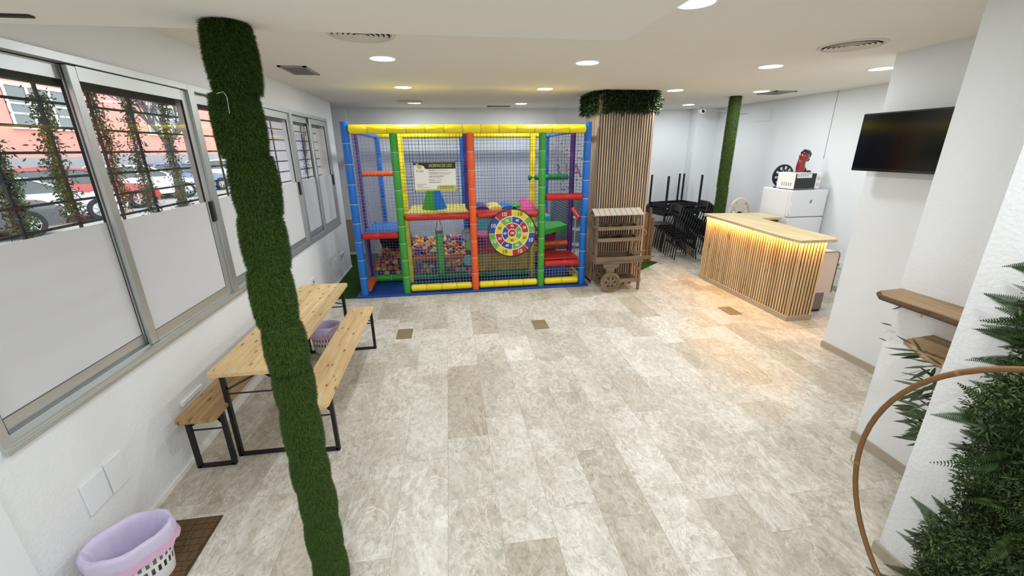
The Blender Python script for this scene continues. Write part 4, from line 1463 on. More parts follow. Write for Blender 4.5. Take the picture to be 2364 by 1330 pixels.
    MB().bx(-0.06, 0.34, y0 - 0.015, y0, 0.14, 0.20).build('lower_rail', w, t, local=True)
    MB().bx(-0.06, 0.34, y1, y1 + 0.015, 0.14, 0.20).build('lower_rail', w, t, local=True)
    for y in (y0 - 0.0, y1 + 0.0):
        MB().bx(0.31, 0.345, y - 0.018, y + 0.018, 0.0, 0.47).build('leg', w, t, local=True)
    MB().bx(0.19, 0.215, y1 - 0.05, y1 - 0.02, 0.0, 0.15).build('leg', w, t, local=True)
    for y in (y0 - 0.02, y1 + 0.02):
        MB().bar((0.22, y, 0.46), (0.32, y, 0.34), 0.016).build('brace', w, t, local=True)


cart()

# rustic fence piece behind the column
fe = thing('picket_fence', 'short rustic wooden picket fence between the column and the black chairs', 'fence', (3.86, 7.62, 0))
for k, (dx, dy, hh) in enumerate(((-0.10, -0.02, 1.02), (-0.02, 0.0, 1.10), (0.06, 0.03, 0.90))):
    MB().prism([(-0.032, 0), (0.032, 0), (0.032, hh - 0.03), (0.0, hh), (-0.032, hh - 0.02)], -0.014, 0.014, T_to((dx, dy, 0), (math.pi / 2, 0, 0.3))).build('picket', M['rustic'], fe, local=True)
MB().bar((-0.14, 0.02, 0.35), (0.1, 0.06, 0.35), 0.03, 0.02).build('cross_rail', M['rustic'], fe, local=True)
MB().bar((-0.14, 0.02, 0.75), (0.1, 0.06, 0.75), 0.03, 0.02).build('cross_rail', M['rustic'], fe, local=True)
rb = MB().tube([(3.72, 7.59, 0.66), (3.745, 7.575, 0.67), (3.77, 7.575, 0.63), (3.765, 7.575, 0.585), (3.73, 7.59, 0.55)], [0.006, 0.011, 0.013, 0.011, 0.005], 6).build('ribbon_loop', mat('pink_ribbon', rgb(236, 130, 180), 0.5), smooth=True)
tag(rb, 'small pink ribbon hanging on the picket fence', 'ribbon')


# ================================================================== BLACK CHAIRS AND TABLES
def chair_proto():
    """local: seat faces -x, feet on z = 0"""
    t = thing('stacking_chair', 'x', 'chair')
    bk = M['black_plastic']
    # seat: dished panel
    vs, fs = [], []
    nx, ny = 5, 4
    for i in range(nx + 1):
        for j in range(ny + 1):
            x = -0.20 + 0.40 * i / nx
            y = (-0.20 + 0.40 * j / ny) * (1 - 0.08 * i / nx)
            z = 0.445 - 0.018 * math.sin(math.pi * j / ny) - (0.02 if i == 0 else 0) - 0.02 * i / nx
            vs.append((x, y, z))
    for i in range(nx):
        for j in range(ny):
            a = i * (ny + 1) + j
            fs.append((a, a + ny + 1, a + ny + 2, a + 1))
    k = len(vs)
    vs += [(x, y, z - 0.014) for x, y, z in vs]
    fs += [tuple(q + k for q in f)[::-1] for f in fs]
    edge = [j for j in range(ny + 1)] + [i * (ny + 1) + ny for i in range(1, nx + 1)] + [nx * (ny + 1) + j for j in range(ny - 1, -1, -1)] + [i * (ny + 1) for i in range(nx - 1, 0, -1)]
    for a, b in zip(edge, edge[1:] + edge[:1]):
        fs.append((a, b, b + k, a + k))
    MB().add(vs, fs).build('seat', bk, t, local=True, smooth='auto')
    # backrest with a row of slots
    br = MB()
    R0 = []
    for j in range(9):
        u = -1 + 2 * j / 8
        R0.append((0.262 + 0.02 * (1 - u * u), 0.185 * u))
    def strip(z0, z1, x_sh):
        for (xa, ya), (xb, yb) in zip(R0, R0[1:]):
            for s in (0, 0.008):
                pass
            br.add([(xa + x_sh, ya, z0), (xb + x_sh, yb, z0), (xb + x_sh + 0.02, yb, z1), (xa + x_sh + 0.02, ya, z1),
                    (xa + x_sh + 0.009, ya, z0), (xb + x_sh + 0.009, yb, z0), (xb + x_sh + 0.029, yb, z1), (xa + x_sh + 0.029, ya, z1)],
                   [(0, 1, 2, 3), (5, 4, 7, 6), (0, 4, 5, 1), (3, 2, 6, 7)])
    strip(0.665, 0.79, 0.0)
    strip(0.585, 0.615, -0.012)
    for j in range(0, 9):
        xa, ya = R0[j]
        br.bar((xa - 0.008 + 0.004, ya, 0.61), (xa + 0.004, ya, 0.67), 0.014, 0.008)
    br.build('backrest', bk, t, local=True)
    # tubular legs
    for s in (-1, 1):
        MB().tube([(-0.235, s * 0.185, 0.0), (-0.19, s * 0.188, 0.40), (-0.16, s * 0.188, 0.432), (0.12, s * 0.185, 0.424)], 0.0105, 6).build('front_leg', M['black'], t, local=True, smooth=True)
        MB().tube([(0.245, s * 0.19, 0.0), (0.17, s * 0.19, 0.42), (0.21, s * 0.19, 0.55), (0.265, s * 0.187, 0.78)], 0.0105, 6).build('back_leg', M['black'], t, local=True, smooth=True)
    return t


ORD = ['lowest', 'second', 'third', 'fourth', 'fifth', 'sixth', 'seventh', 'eighth', 'ninth', 'tenth', 'topmost']
cp = chair_proto()
used = False
for nm, bx, by, cnt in (('the front chair stack beside the tables', 4.73, 7.885, 10), ('the chair stack behind the slim green column', 5.52, 8.14, 11)):
    for i in range(cnt):
        w = ORD[i] if i < cnt - 1 else 'topmost'
        lab = '%s black chair in %s' % (w, nm) if i in (0, cnt - 1) else 'black chair, %s from the bottom in %s' % (w, nm)
        loc = (bx - 0.051 * i, by + 0.0015 * i, 0.034 * i)
        if not used:
            cp.location = loc
            cp['label'] = lab
            cp['group'] = 'stacked black chairs'
            used = True
        else:
            dup(cp, loc, 0, lab, 'stacked black chairs')


def black_table(label, loc, rz, flipped, w=1.0, d=0.72, h=0.72):
    t = thing('black_table', label, 'table', loc, rz, 'black tables stacked in the corner')
    s = -1 if flipped else 1
    zt = 0.0 if flipped else h
    if flipped:
        MB().bevbox(-w / 2, w / 2, -d / 2, d / 2, 0.0, 0.024, 0.004).build('table_top', M['black_plastic'], t, local=True)
        for q in (-1, 1):
            MB().bx(-w / 2 + 0.05, w / 2 - 0.05, q * (d / 2 - 0.06) - 0.01, q * (d / 2 - 0.06) + 0.01, 0.024, 0.075).build('apron', M['black'], t, local=True)
            MB().bx(q * (w / 2 - 0.06) - 0.01, q * (w / 2 - 0.06) + 0.01, -d / 2 + 0.05, d / 2 - 0.05, 0.024, 0.075).build('apron', M['black'], t, local=True)
    else:
        MB().bevbox(-w / 2, w / 2, -d / 2, d / 2, h - 0.024, h, 0.004).build('table_top', M['black_plastic'], t, local=True)
        for q in (-1, 1):
            MB().bx(-w / 2 + 0.05, w / 2 - 0.05, q * (d / 2 - 0.06) - 0.01, q * (d / 2 - 0.06) + 0.01, h - 0.075, h - 0.024).build('apron', M['black'], t, local=True)
            MB().bx(q * (w / 2 - 0.06) - 0.01, q * (w / 2 - 0.06) + 0.01, -d / 2 + 0.05, d / 2 - 0.05, h - 0.075, h - 0.024).build('apron', M['black'], t, local=True)
    for sx in (-1, 1):
        for sy in (-1, 1):
            x, y = sx * (w / 2 - 0.04), sy * (d / 2 - 0.04)
            z0, z1 = (0.024, h) if flipped else (0, h - 0.024)
            lg = MB().bx(x - 0.015, x + 0.015, y - 0.015, y + 0.015, z0, z1).build('leg', M['black'], t, local=True)
            if flipped:
                MB().bx(x - 0.045 * sx - 0.02, x - 0.045 * sx + 0.02, y - 0.01, y + 0.01, 0.076, 0.088).build('leg_bolt', M['pr_white'], lg, local=True)


RZ = math.radians(13)
black_table('black table standing upright at the bottom of the table stack', (4.94, 8.84, 0), RZ, False, 1.0, 0.76, 0.86)
black_table('black table turned upside down on the stack, legs in the air', (4.94, 8.84, 0.862), RZ, True, 1.0, 0.76, 0.76)
black_table('black table lying upside down on top, legs beside the first ones', (5.005, 8.855, 0.952), RZ, True, 0.99, 0.62, 0.67)


# ================================================================== COUNTER
def counter():
    x0, x1, y0, y1, zt, zw = 4.31, 4.68, 4.48, 6.50, 1.07, 1.09
    t = thing('slatted_counter', 'L-shaped bar counter with pine slats and glowing strip under its top', 'counter', (4.5, 5.5, 0))
    dark = mat('dark_stained_backing', rgb(48, 34, 22), 0.9)
    MB().bx(x0 + 0.02, x1, y0 + 0.02, y1, 0.0, zw).build('body', dark, t)
    MB().bx(x0 - 0.006, x0 + 0.0195, y0 - 0.006, y1, 0, 0.07).bx(x0 + 0.0195, x1, y0 - 0.0055, y0 + 0.0195, 0, 0.07).build('plinth', M['skirting'], t)
    L = ORG[t.name]
    s = MB().bx(-0.010, 0.0, -0.0125, 0.0125, 0.07, zw)
    n = 43
    p = (y1 - y0) / n
    proto = s.build('slat', M['pine_z'], t, local=True)
    for i in range(n):
        o = proto if i == 0 else share('slat', proto.data, t)
        o.location = (x0 + 0.02 - L[0], y0 + 0.02 + p * (i + 0.5) - L[1], 0)
    ne = 8
    pe = (x1 - x0) / ne
    for i in range(ne):
        share('slat', proto.data, t, (x0 + pe * (i + 0.5) - L[0], y0 + 0.02 - L[1], 0), (0, 0, math.pi / 2))
    # worktop with chamfered front corner, one L-shaped slab
    top = [(4.12, 4.60), (4.14, 4.33), (4.62, 4.315), (4.70, 4.42), (4.86, 5.93), (5.24, 5.94), (5.26, 6.44), (4.28, 6.56)]
    MB().prism(top, zw, zw + 0.035).build('worktop', M['oak_x'], t)
    MB().bx(5.20, 5.23, 5.96, 6.42, 0.0, zw).build('return_panel', M['oak_x'], t)
    # warm light strip under the overhang
    st = MB().bx(x0 - 0.012, x0 - 0.000, y0 - 0.01, y1, zt - 0.010, zt - 0.002).bx(x0 - 0.02, x1, y0 - 0.026, y0 - 0.014, zt - 0.010, zt - 0.002)
    st.build('light_strip', M['led'], t)
    for (cx, cy, sx, sy) in ((x0 - 0.016, (y0 + y1) / 2, 0.012, y1 - y0), ((x0 + x1) / 2, y0 - 0.02, x1 - x0, 0.012)):
        ld = bpy.data.lights.new('counter_strip_lamp', 'AREA')
        ld.shape = 'RECTANGLE'
        ld.size, ld.size_y = sx, sy
        ld.energy = LED_W * max(sx, sy) / 2.0
        ld.color = (1.0, 0.50, 0.12)
        lo = bpy.data.objects.new('counter_strip_lamp', ld)
        COL.objects.link(lo)
        lo.parent = t
        lo.location = (cx - L[0], cy - L[1], zt - 0.014)


counter()


# ================================================================== BEHIND THE COUNTER
def fridge():
    x0, x1, y0, y1, z1 = 5.33, 5.99, 5.95, 6.58, 1.540
    t = thing('fridge_freezer', 'white two-door fridge freezer against the right wall', 'fridge', ((x0 + x1) / 2, (y0 + y1) / 2, 0))
    wh = mat('white_fridge_enamel', rgb(232, 233, 235), 0.35)
    MB().bevbox(x0, x1, y0 + 0.05, y1, 0.03, z1, 0.01).build('cabinet', wh, t)
    MB().bx(x0 + 0.03, x1 - 0.03, y0 + 0.06, y1 - 0.02, 0.0, 0.03).build('base', M['black_plastic'], t)
    for a, b in ((0.05, 1.105), (1.12, z1 - 0.004)):
        d = MB().bevbox(x0, x1, y0, y0 + 0.046, a, b, 0.008).build('door', wh, t)
        hz = (b - 0.22, b - 0.04) if a < 1 else (a + 0.04, a + 0.22)
        MB().bevbox(x0 + 0.012, x0 + 0.03, y0 - 0.022, y0 - 0.002, hz[0], hz[1], 0.005).build('handle', M['white'], d)
        if a > 1:
            MB().prism([(0, 0), (0.05, 0.01), (0.045, 0.06), (0.01, 0.05)], 0, 0.001, T_to((x0 + 0.35, y0 - 0.001, 1.33), RX90)).build('sticker', mat('blue_sticker', rgb(120, 150, 180), 0.5), d)
    MB().bx(x0 + 0.01, x1 - 0.01, y0 + 0.02, y0 + 0.05, 1.106, 1.119).build('door_gap', M['grille_paint'], t)


fridge()
FZ = 1.541


def microwave():
    t = thing('microwave_oven', 'white microwave with dark door on top of the fridge', 'microwave', (5.60, 6.17, FZ), math.radians(4))
    wh = M['white']
    w, d, h = 0.48, 0.34, 0.26
    MB().bevbox(-w / 2, w / 2, -d / 2, d / 2, 0.012, h, 0.008).build('body', wh, t, local=True)
    dr = MB().bevbox(-w / 2 + 0.005, w / 2 - 0.10, -d / 2 - 0.02, -d / 2 - 0.001, 0.02, h - 0.008, 0.005).build('door', M['black_plastic'], t, local=True)
    MB().bx(-w / 2 + 0.012, w / 2 - 0.19, -d / 2 - 0.0215, -d / 2 - 0.02, h - 0.075, h - 0.016).build('label_strip', M['white'], dr, local=True)
    ic = MB()
    for k in range(5):
        ic.bx(-w / 2 + 0.03 + 0.042 * k, -w / 2 + 0.05 + 0.042 * k, -d / 2 - 0.0225, -d / 2 - 0.0215, h - 0.052, h - 0.034)
    ic.build('icons', M['pr_grey'], dr, local=True)
    pn = MB().bevbox(w / 2 - 0.098, w / 2, -d / 2 - 0.016, -d / 2 - 0.001, 0.02, h - 0.008, 0.005).build('control_panel', wh, t, local=True)
    for z in (0.085, 0.175):
        MB().lathe([(0, 0.018), (0.022, 0.018), (0.026, 0.0)], 20, T_to((w / 2 - 0.05, -d / 2 - 0.016, z), RX90)).build('knob', M['vent_white'], pn, local=True, smooth='auto')
    v = MB()
    for k in range(5):
        for j in range(4):
            v.bx(-w / 2 - 0.001, -w / 2 + 0.001, -0.12 + 0.042 * k, -0.10 + 0.042 * k, 0.06 + 0.014 * j, 0.068 + 0.014 * j)
    stuff(v.build('vent_slots', M['pr_grey'], t, local=True))
    for sx in (-1, 1):
        for sy in (-1, 1):
            MB().bx(sx * 0.19 - 0.015, sx * 0.19 + 0.015, sy * 0.13 - 0.015, sy * 0.13 + 0.015, 0, 0.013).build('foot', M['black_plastic'], t, local=True)


microwave()


def dartboard():
    t = thing('toy_dartboard', 'blue and white round dartboard standing behind the microwave', 'dartboard', (5.53, 6.43, FZ))
    r = 0.185
    T0 = T_to((0, 0, 0.19), RX90)
    MB().lathe([(0, -0.012), (r, -0.012), (r, 0.012), (0, 0.012)], 40, T0).build('rim_disc', mat('navy_black_plastic', rgb(24, 28, 40), 0.5), t, local=True, smooth='auto')
    nv, wt = mat('navy_field', rgb(28, 44, 96), 0.5), M['pr_white']
    for ri, (ra, rb_) in enumerate(((0.105, 0.155), (0.03, 0.09))):
        for k in range(20):
            a = k * math.pi / 10
            m = wt if (k + ri) % 2 == 0 else nv
            o = sector(MB(), ra, rb_, a + 0.02, a + math.pi / 10 - 0.02, 0.0, 3).build('field', m, t, local=True)
            o.location = (0, -0.0135, 0.19)
    MB().bevbox(-0.12, 0.12, -0.04, 0.03, 0.0, 0.02, 0.004).build('stand_foot', M['black_plastic'], t, local=True)


dartboard()


def coffee_machine():
    t = thing('capsule_coffee_machine', 'glossy red rounded coffee machine on top of the microwave', 'coffee machine', (5.64, 6.18, FZ + 0.261), math.radians(-12))
    red = mat('gloss_red_plastic', rgb(128, 14, 20), 0.15, coat=0.8)
    bl = mat('gloss_black_plastic', rgb(20, 18, 18), 0.15, coat=0.6)
    prof = [(0.000, -0.025, 0.062), (0.07, -0.032, 0.064), (0.13, -0.034, 0.061), (0.17, -0.028, 0.058), (0.20, -0.016, 0.066), (0.235, -0.008, 0.074), (0.27, -0.004, 0.068), (0.295, -0.002, 0.042), (0.303, -0.002, 0.01)]
    MB().tube([(x, 0, z) for z, x, r in prof], [r for z, x, r in prof], 20).build('body', red, t, local=True, smooth='auto')
    MB().tube([(-0.05, 0, 0.285), (-0.01, 0, 0.308), (0.035, 0, 0.298), (0.07, 0, 0.265), (0.082, 0, 0.228)], [0.03, 0.046, 0.046, 0.034, 0.008], 14).build('head_cap', bl, t, local=True, smooth='auto')
    MB().tube([(0.03, 0, 0.215), (0.055, 0, 0.19), (0.055, 0, 0.165)], [0.04, 0.034, 0.015], 14).build('nozzle', bl, t, local=True, smooth='auto')
    MB().lathe([(0, 0), (0.055, 0), (0.06, 0.01), (0.055, 0.03), (0.0, 0.03)], 24, Matrix.Translation((0.075, 0, 0))).build('drip_tray', bl, t, local=True, smooth='auto')
    MB().tube([(-0.02, 0, 0.035), (0.03, 0, 0.06), (0.055, 0, 0.03)], [0.035, 0.03, 0.02], 12).build('cup_stand', bl, t, local=True, smooth='auto')
    MB().bx(-0.12, 0.13, -0.06, 0.06, 0, 0.006).build('base_plate', bl, t, local=True)


coffee_machine()


def plastic_chair(i, z):
    t = thing('plastic_garden_chair', ('white plastic garden chair on top of the pair behind the counter' if i else 'white plastic garden chair underneath another one behind the counter'), 'chair', (5.47, 7.06 + 0.0 * i, z), math.radians(0), 'white garden chairs')
    w = mat('cream_plastic', rgb(228, 218, 200), 0.4) if i == 0 else bpy.data.materials['cream_plastic']
    MB().bevbox(-0.22, 0.22, -0.22, 0.2, 0.41, 0.435, 0.01).build('seat', w, t, local=True)
    # arched back: rim, centre panel, ribs
    arc = [(0.24 * math.cos(a), 0.20 + 0.03 * math.sin(a), 0.62 + 0.42 * math.sin(a)) for a in [math.pi * k / 14 for k in range(15)]]
    MB().tube([(0.235, 0.17, 0.43)] + arc + [(-0.235, 0.17, 0.43)], 0.028, 8).build('back_rim', w, t, local=True, smooth=True)
    MB().prism([(-0.08, 0.43), (0.08, 0.43), (0.10, 0.80), (0.09, 0.99), (0.0, 1.03), (-0.09, 0.99), (-0.10, 0.80)], -0.006, 0.006, T_to((0, 0.205, 0), RX90)).build('back_panel', w, t, local=True)
    for s in (-1, 1):
        for z0, z1 in ((0.60, 0.70), (0.70, 0.82), (0.80, 0.93)):
            MB().tube([(s * 0.08, 0.21, z0), (s * 0.15, 0.215, z1 - 0.02), (s * 0.20, 0.215, z1 + 0.01)], 0.010, 6).build('back_rib', w, t, local=True, smooth=True)
        MB().tube([(s * 0.24, 0.19, 0.66), (s * 0.27, -0.02, 0.645), (s * 0.26, -0.2, 0.60), (s * 0.25, -0.22, 0.43)], 0.02, 8).build('armrest', w, t, local=True, smooth=True)
        MB().tube([(s * 0.22, -0.2, 0.42), (s * 0.25, -0.24, 0.0)], [0.03, 0.022], 8).build('leg', w, t, local=True)
        MB().tube([(s * 0.22, 0.18, 0.42), (s * 0.24, 0.24, 0.0)], [0.03, 0.022], 8).build('leg', w, t, local=True)


plastic_chair(0, 0.0)
plastic_chair(1, 0.22)


def portable_unit():
    t = thing('portable_air_conditioner', 'beige and grey upright portable appliance at the end of the counter', 'appliance', (4.985, 4.88, 0), math.radians(0))
    be, gr = mat('beige_appliance_plastic', rgb(228, 208, 196), 0.45), mat('taupe_appliance_plastic', rgb(128, 118, 112), 0.5)
    MB().bevbox(-0.16, 0.075, -0.16, 0.17, 0.03, 0.28, 0.012).build('lower_body', gr, t, local=True)
    MB().bx(-0.14, 0.06, -0.15, 0.16, 0.0, 0.03).build('caster_base', M['black_plastic'], t, local=True)
    pts = [(-0.16, 0.28), (0.155, 0.28), (0.155, 0.80), (0.148, 0.835), (0.12, 0.855), (-0.16, 0.855)]
    MB().prism(pts, -0.16, 0.16, T_to((0, 0, 0), RX90)).build('upper_body', be, t, local=True)
    MB().tube([(-0.16, -0.163, 0.858), (0.12, -0.163, 0.858), (0.150, -0.163, 0.838), (0.159, -0.163, 0.80), (0.159, -0.163, 0.28)], 0.007, 6).build('edge_trim', gr, t, local=True, smooth=True)


portable_unit()
tag(MB().tube([(5.05, 5.18, 0.01), (5.3, 5.1, 0.01), (5.5, 5.22, 0.01), (5.45, 5.4, 0.01), (5.25, 5.38, 0.01), (5.2, 5.25, 0.012), (5.6, 5.45, 0.01)], 0.007, 6).build('power_cable', M['pr_white'], smooth=True),
    'white power cable looped on the floor behind the appliance', 'cable')


def wall_socket(name, label, loc, axis, w=0.16, h=0.09, n=1, dark=False):
    t = thing(name, label, 'socket', loc)
    ax = {'-x': -1, '+x': 1}[axis]
    a, b = (0, 0.012 * ax)
    x0, x1 = min(a, b), max(a, b)
    MB().bevbox(x0, x1, -w / 2, w / 2, -h / 2, h / 2, 0.003).build('plate', M['white'], t, local=True)
    for k in range(n):
        yy = (k - (n - 1) / 2) * w / n
        MB().lathe([(0.0, 0.001), (0.02, 0.001), (0.022, 0.004)], 16, T_to((0.012 * ax, yy, 0), (0, ax * math.pi / 2, 0))).build('outlet', M['pr_grey'] if dark else M['vent_white'], t, local=True)


wall_socket('wall_socket', 'white socket low on the right wall beside the appliance', (XR, 5.5, 0.42), '-x', 0.13, 0.10, 1, True)
wall_socket('wall_socket', 'white double socket with dark outlets at the far end of the left wall', (XL, 7.70, 0.39), '+x', 0.26, 0.10, 2, True)
wall_socket('wall_socket', 'white socket on the left wall just above the far table end', (XL, 5.99, 0.42), '+x', 0.16, 0.12, 1, True)
for i, (y0, y1, z0, z1, lb) in enumerate(((2.03, 2.18, 0.35, 0.54, 'left of two square white cover plates low on the left wall'), (2.19, 2.32, 0.345, 0.545, 'right of two square white cover plates low on the left wall'))):
    tag(MB().bevbox(XL, XL + 0.010, y0, y1, z0, z1, 0.002).build('cover_plate', M['wall_smooth']), lb, 'cover plate')
tag(MB().bevbox(XL, XL + 0.008, 7.10, 7.36, 0.22, 0.44, 0.002).build('cover_plate', M['wall_smooth']), 'thin white cover plate beside the double socket on the left wall', 'cover plate')
tag(MB().bevbox(XL, XL + 0.02, 2.88, 3.14, 0.455, 0.49, 0.003).build('cable_trunking', M['white']), 'short white cable trunking on the left wall behind the bench', 'trunking')
for x, y, lb in ((0.99, 4.78, 'brown metal floor box cover in the middle of the floor'), (-0.75, 4.77, 'brown metal floor box cover near the bench'), (3.735, 4.805, 'brown metal floor box cover by the counter')):
    t = thing('floor_box_cover', lb, 'floor box', (x + 0.095, y + 0.14, 0.0), group='floor box covers')
    MB().bevbox(-0.095, 0.095, -0.145, 0.145, 0.0, 0.004, 0.0015).build('lid', mat('bronze_lid_%d' % int(x * 10), rgb(134, 116, 82), 0.5, var=(30, 0.15)), t, local=True)

# security camera and cable
t = thing('security_camera', 'small white security camera in the far right corner of the ceiling', 'camera', (5.40, 8.85, ZC))
MB().lathe([(0.0, 0), (0.045, 0), (0.045, -0.025), (0.0, -0.025)], 20).build('mount', M['white'], t, local=True)
MB().tube([(0, 0.05, -0.075), (0, -0.03, -0.085), (-0.005, -0.06, -0.09)], [0.05, 0.055, 0.05], 18).build('head', M['white'], t, local=True, smooth='auto')
MB().lathe([(0, 0.004), (0.033, 0.004), (0.034, 0)], 20, T_to((-0.006, -0.061, -0.0905), (math.pi / 2, 0, 0))).build('lens', M['black_plastic'], t, local=True)
tag(MB().tube([(5.45, 8.9, 2.97), (5.65, 8.75, 2.93), (XR - 0.01, 8.45, 2.84), (XR - 0.01, 8.2, 2.83)], 0.006, 5).build('camera_cable', M['vent_white'], smooth=True), 'pale cable running from the security camera along the right wall', 'cable')
tag(MB().bevbox(XR - 0.012, XR, 7.55, 7.95, 2.66, 2.86, 0.003).build('cover_plate', M['wall_smooth']), 'white access plate high on the right wall near the security camera', 'cover plate')


# ================================================================== TELEVISION
def television():
    x = 4.02
    t = thing('wall_television', 'black flat television mounted on the right wall', 'television', (x, 3.4, 1.96))
    y0, y1 = 2.62, 3.80
    MB().bevbox(x, x + 0.035, y0, y1, 1.965, 2.49, 0.006).build('housing', M['black_plastic'], t)
    MB().bx(x - 0.002, x + 0.001, y0 + 0.012, y1 - 0.012, 1.99, 2.478).build('screen', mat('black_glossy_screen', rgb(6, 6, 7), 0.12), t)
    MB().bx(x - 0.003, x, y0 + 0.012, y1 - 0.012, 1.968, 1.985).build('lower_bezel', mat('dark_gloss_bezel', rgb(22, 22, 24), 0.1, coat=0.6), t)
    MB().bx(x + 0.035, AX - 0.05, 2.95, 3.06, 2.12, 2.34).bx(AX - 0.05, AX, 3.075, 3.3, 2.15, 2.3).bx(x + 0.035, AX - 0.05, 3.06, 3.3, 2.18, 2.27).build('bracket', M['black'], t)
    MB().bx(x + 0.035, x + 0.05, 3.74, 3.79, 2.14, 2.20).build('port_block', M['black_plastic'], t)


television()


# ================================================================== SHELVES, BAMBOO, HOOP
def plank_shelf(label, poly, z, th, brackets, edge_m):
    xs = [p[0] for p in poly]
    ys = [p[1] for p in poly]
    t = thing('oak_shelf', label, 'shelf', (sum(xs) / len(xs), sum(ys) / len(ys), z))
    MB().prism(poly, z + 0.001, z + th).build('board', M['plank'], t)
    ed = MB()
    k = len(poly)
    cx, cy = sum(xs) / k, sum(ys) / k
    for i in range(k - 1):
        a, b = poly[i], poly[i + 1]
        if a[0] > BX - 0.03 and b[0] > BX - 0.03:
            continue
        ed.tube([(a[0], a[1], z + th * 0.42), (b[0], b[1], z + th * 0.42)], th * 0.42, 8)
    ed.build('live_edge', edge_m, t, smooth=True)
    for y in brackets:
        MB().bx(BX - 0.012, BX, y - 0.012, y + 0.012, z - 0.11, z).bx(BX - 0.16, BX, y - 0.012, y + 0.012, z - 0.008, z).build('bracket', M['pr_white'], t)


plank_shelf('long raw-edged oak shelf on the right wall above the bamboo', [(BX, 2.285), (2.86, 2.27), (2.80, 2.2), (2.80, 1.9), (2.78, 1.5), (BX, 1.5)], 1.225, 0.04, (2.13, 1.72), M['bark'])
plank_shelf('short pointed oak shelf below the long shelf', [(BX, 2.02), (2.83, 2.0), (2.73, 1.80), (2.70, 1.5), (BX, 1.5)], 0.99, 0.045, (1.9,), M['plank'])


def bamboo():
    t = thing('artificial_bamboo', 'artificial bamboo plant with dark pointed leaves behind the hoop', 'plant', (2.78, 1.60, 0))
    X = 2.72
    LV = [(2120, 812, 2048, 802), (2130, 818, 2056, 818), (2135, 822, 2082, 826), (2106, 795, 2072, 776), (2128, 812, 2108, 783),
          (2150, 838, 2107, 829), (2175, 838, 2137, 810), (2178, 845, 2140, 822), (2145, 846, 2090, 849), (2140, 852, 2082, 866), (2150, 852, 2102, 875), (2160, 848, 2148, 872),
          (2185, 850, 2206, 838), (2175, 860, 2192, 842),
          (2150, 880, 2100, 886), (2165, 890, 2120, 905), (2170, 905, 2115, 915), (2160, 912, 2100, 925), (2120, 942, 2062, 936), (2125, 948, 2068, 943), (2130, 940, 2075, 925),
          (2140, 968, 2072, 952), (2130, 975, 2066, 972), (2150, 975, 2118, 955), (2140, 985, 2090, 994), (2136, 990, 2113, 1000), (2150, 995, 2126, 982),
          (2148, 1012, 2082, 1003), (2145, 1018, 2064, 1007), (2138, 1022, 2095, 1028), (2160, 930, 2185, 905), (2150, 948, 2178, 930), (2165, 960, 2120, 940), (2160, 875, 2135, 892),
          (2170, 925, 2130, 935), (2155, 955, 2112, 968), (2175, 880, 2150, 905), (2098, 690, 2040, 684), (2095, 695, 2057, 700), (2090, 705, 2060, 714),
          (2060, 752, 2034, 745), (2056, 764, 2040, 768), (2048, 788, 2030, 780), (2212, 755, 2187, 738), (2210, 752, 2196, 737),
          (2190, 900, 2150, 880), (2180, 940, 2150, 960), (2185, 870, 2160, 890)]
    r = random.Random(5)
    for k in range(46):
        ax, ay = r.uniform(2125, 2195), r.uniform(862, 1000)
        ax = min(ax, 2232 - (ay - 800) * 0.42)
        an = r.uniform(2.4, 4.0)
        ln = r.uniform(38, 66)
        LV.append((ax, ay, ax + ln * math.cos(an), ay - ln * 0.8 * math.sin(an)))
    base = MB()
    prof = [(0, 0.0), (0.12, 0.55), (0.32, 0.95), (0.5, 1.0), (0.75, 0.6), (1.0, 0.0)]
    vs = []
    for u, w in prof:
        vs += [(u, -w * 0.07, -0.02 * u * u), (u, 0, 0.012 * w - 0.02 * u * u), (u, w * 0.07, -0.02 * u * u)]
    fs = []
    for i in range(len(prof) - 1):
        for j in (0, 1):
            fs.append((i * 3 + j, i * 3 + 3 + j, i * 3 + 4 + j, i * 3 + 1 + j))
    pr = base.add(vs, fs).build('leaf', M['bamboo_leaf'], t, local=True, smooth=True)
    me = pr.data
    first = True
    L0 = Vector(ORG[t.name])
    for k, (ax, ay, bx_, by_) in enumerate(LV):
        far = by_ < 770
        xa = (3.01 if far else X) + (0 if far else r.uniform(-.06, .06))
        a = Vector(on_x(ax, ay, xa))
        b = Vector(on_x(bx_, by_, xa + (0 if far else r.uniform(-.06, .06))))
        d = b - a
        L = d.length * 1.12
        d.normalize()
        up = Vector((r.uniform(-.9, -.1), r.uniform(-.5, .1), r.uniform(.3, 1)))
        s = up.cross(d).normalized()
        n = d.cross(s)
        Mx = Matrix(((d.x, s.x, n.x), (d.y, s.y, n.y), (d.z, s.z, n.z)))
        o = pr if first else share('leaf', me, t)
        first = False
        o.location = a - L0
        o.rotation_euler = Mx.to_euler()
        o.scale = (L, L * 0.95, L)
    for pts in ([(2200, 860), (2175, 1000), (2150, 1100)], [(2215, 800), (2205, 900), (2180, 1080)], [(2206, 838), (2160, 820), (2118, 806)], [(2200, 858), (2160, 845), (2140, 846)], [(2180, 945), (2140, 968), (2120, 945)], [(2175, 1000), (2150, 1005), (2140, 1010)]):
        MB().tube([Vector(on_x(px, py, X + 0.02)) for px, py in pts], 0.004, 6).build('stem', M['stem'], t, smooth=True)
    MB().tube([(2.80, 1.52, 0.0), (2.78, 1.54, 0.45), (2.76, 1.56, 1.0)], 0.009, 8).build('stem', M['stem'], t, smooth=True)
    MB().lathe([(0, 0), (0.08, 0), (0.10, 0.18), (0.085, 0.18), (0.08, 0.16), (0, 0.16)], 20, Matrix.Translation((2.80, 1.52, 0))).build('pot', M['black_plastic'], t)


bamboo()

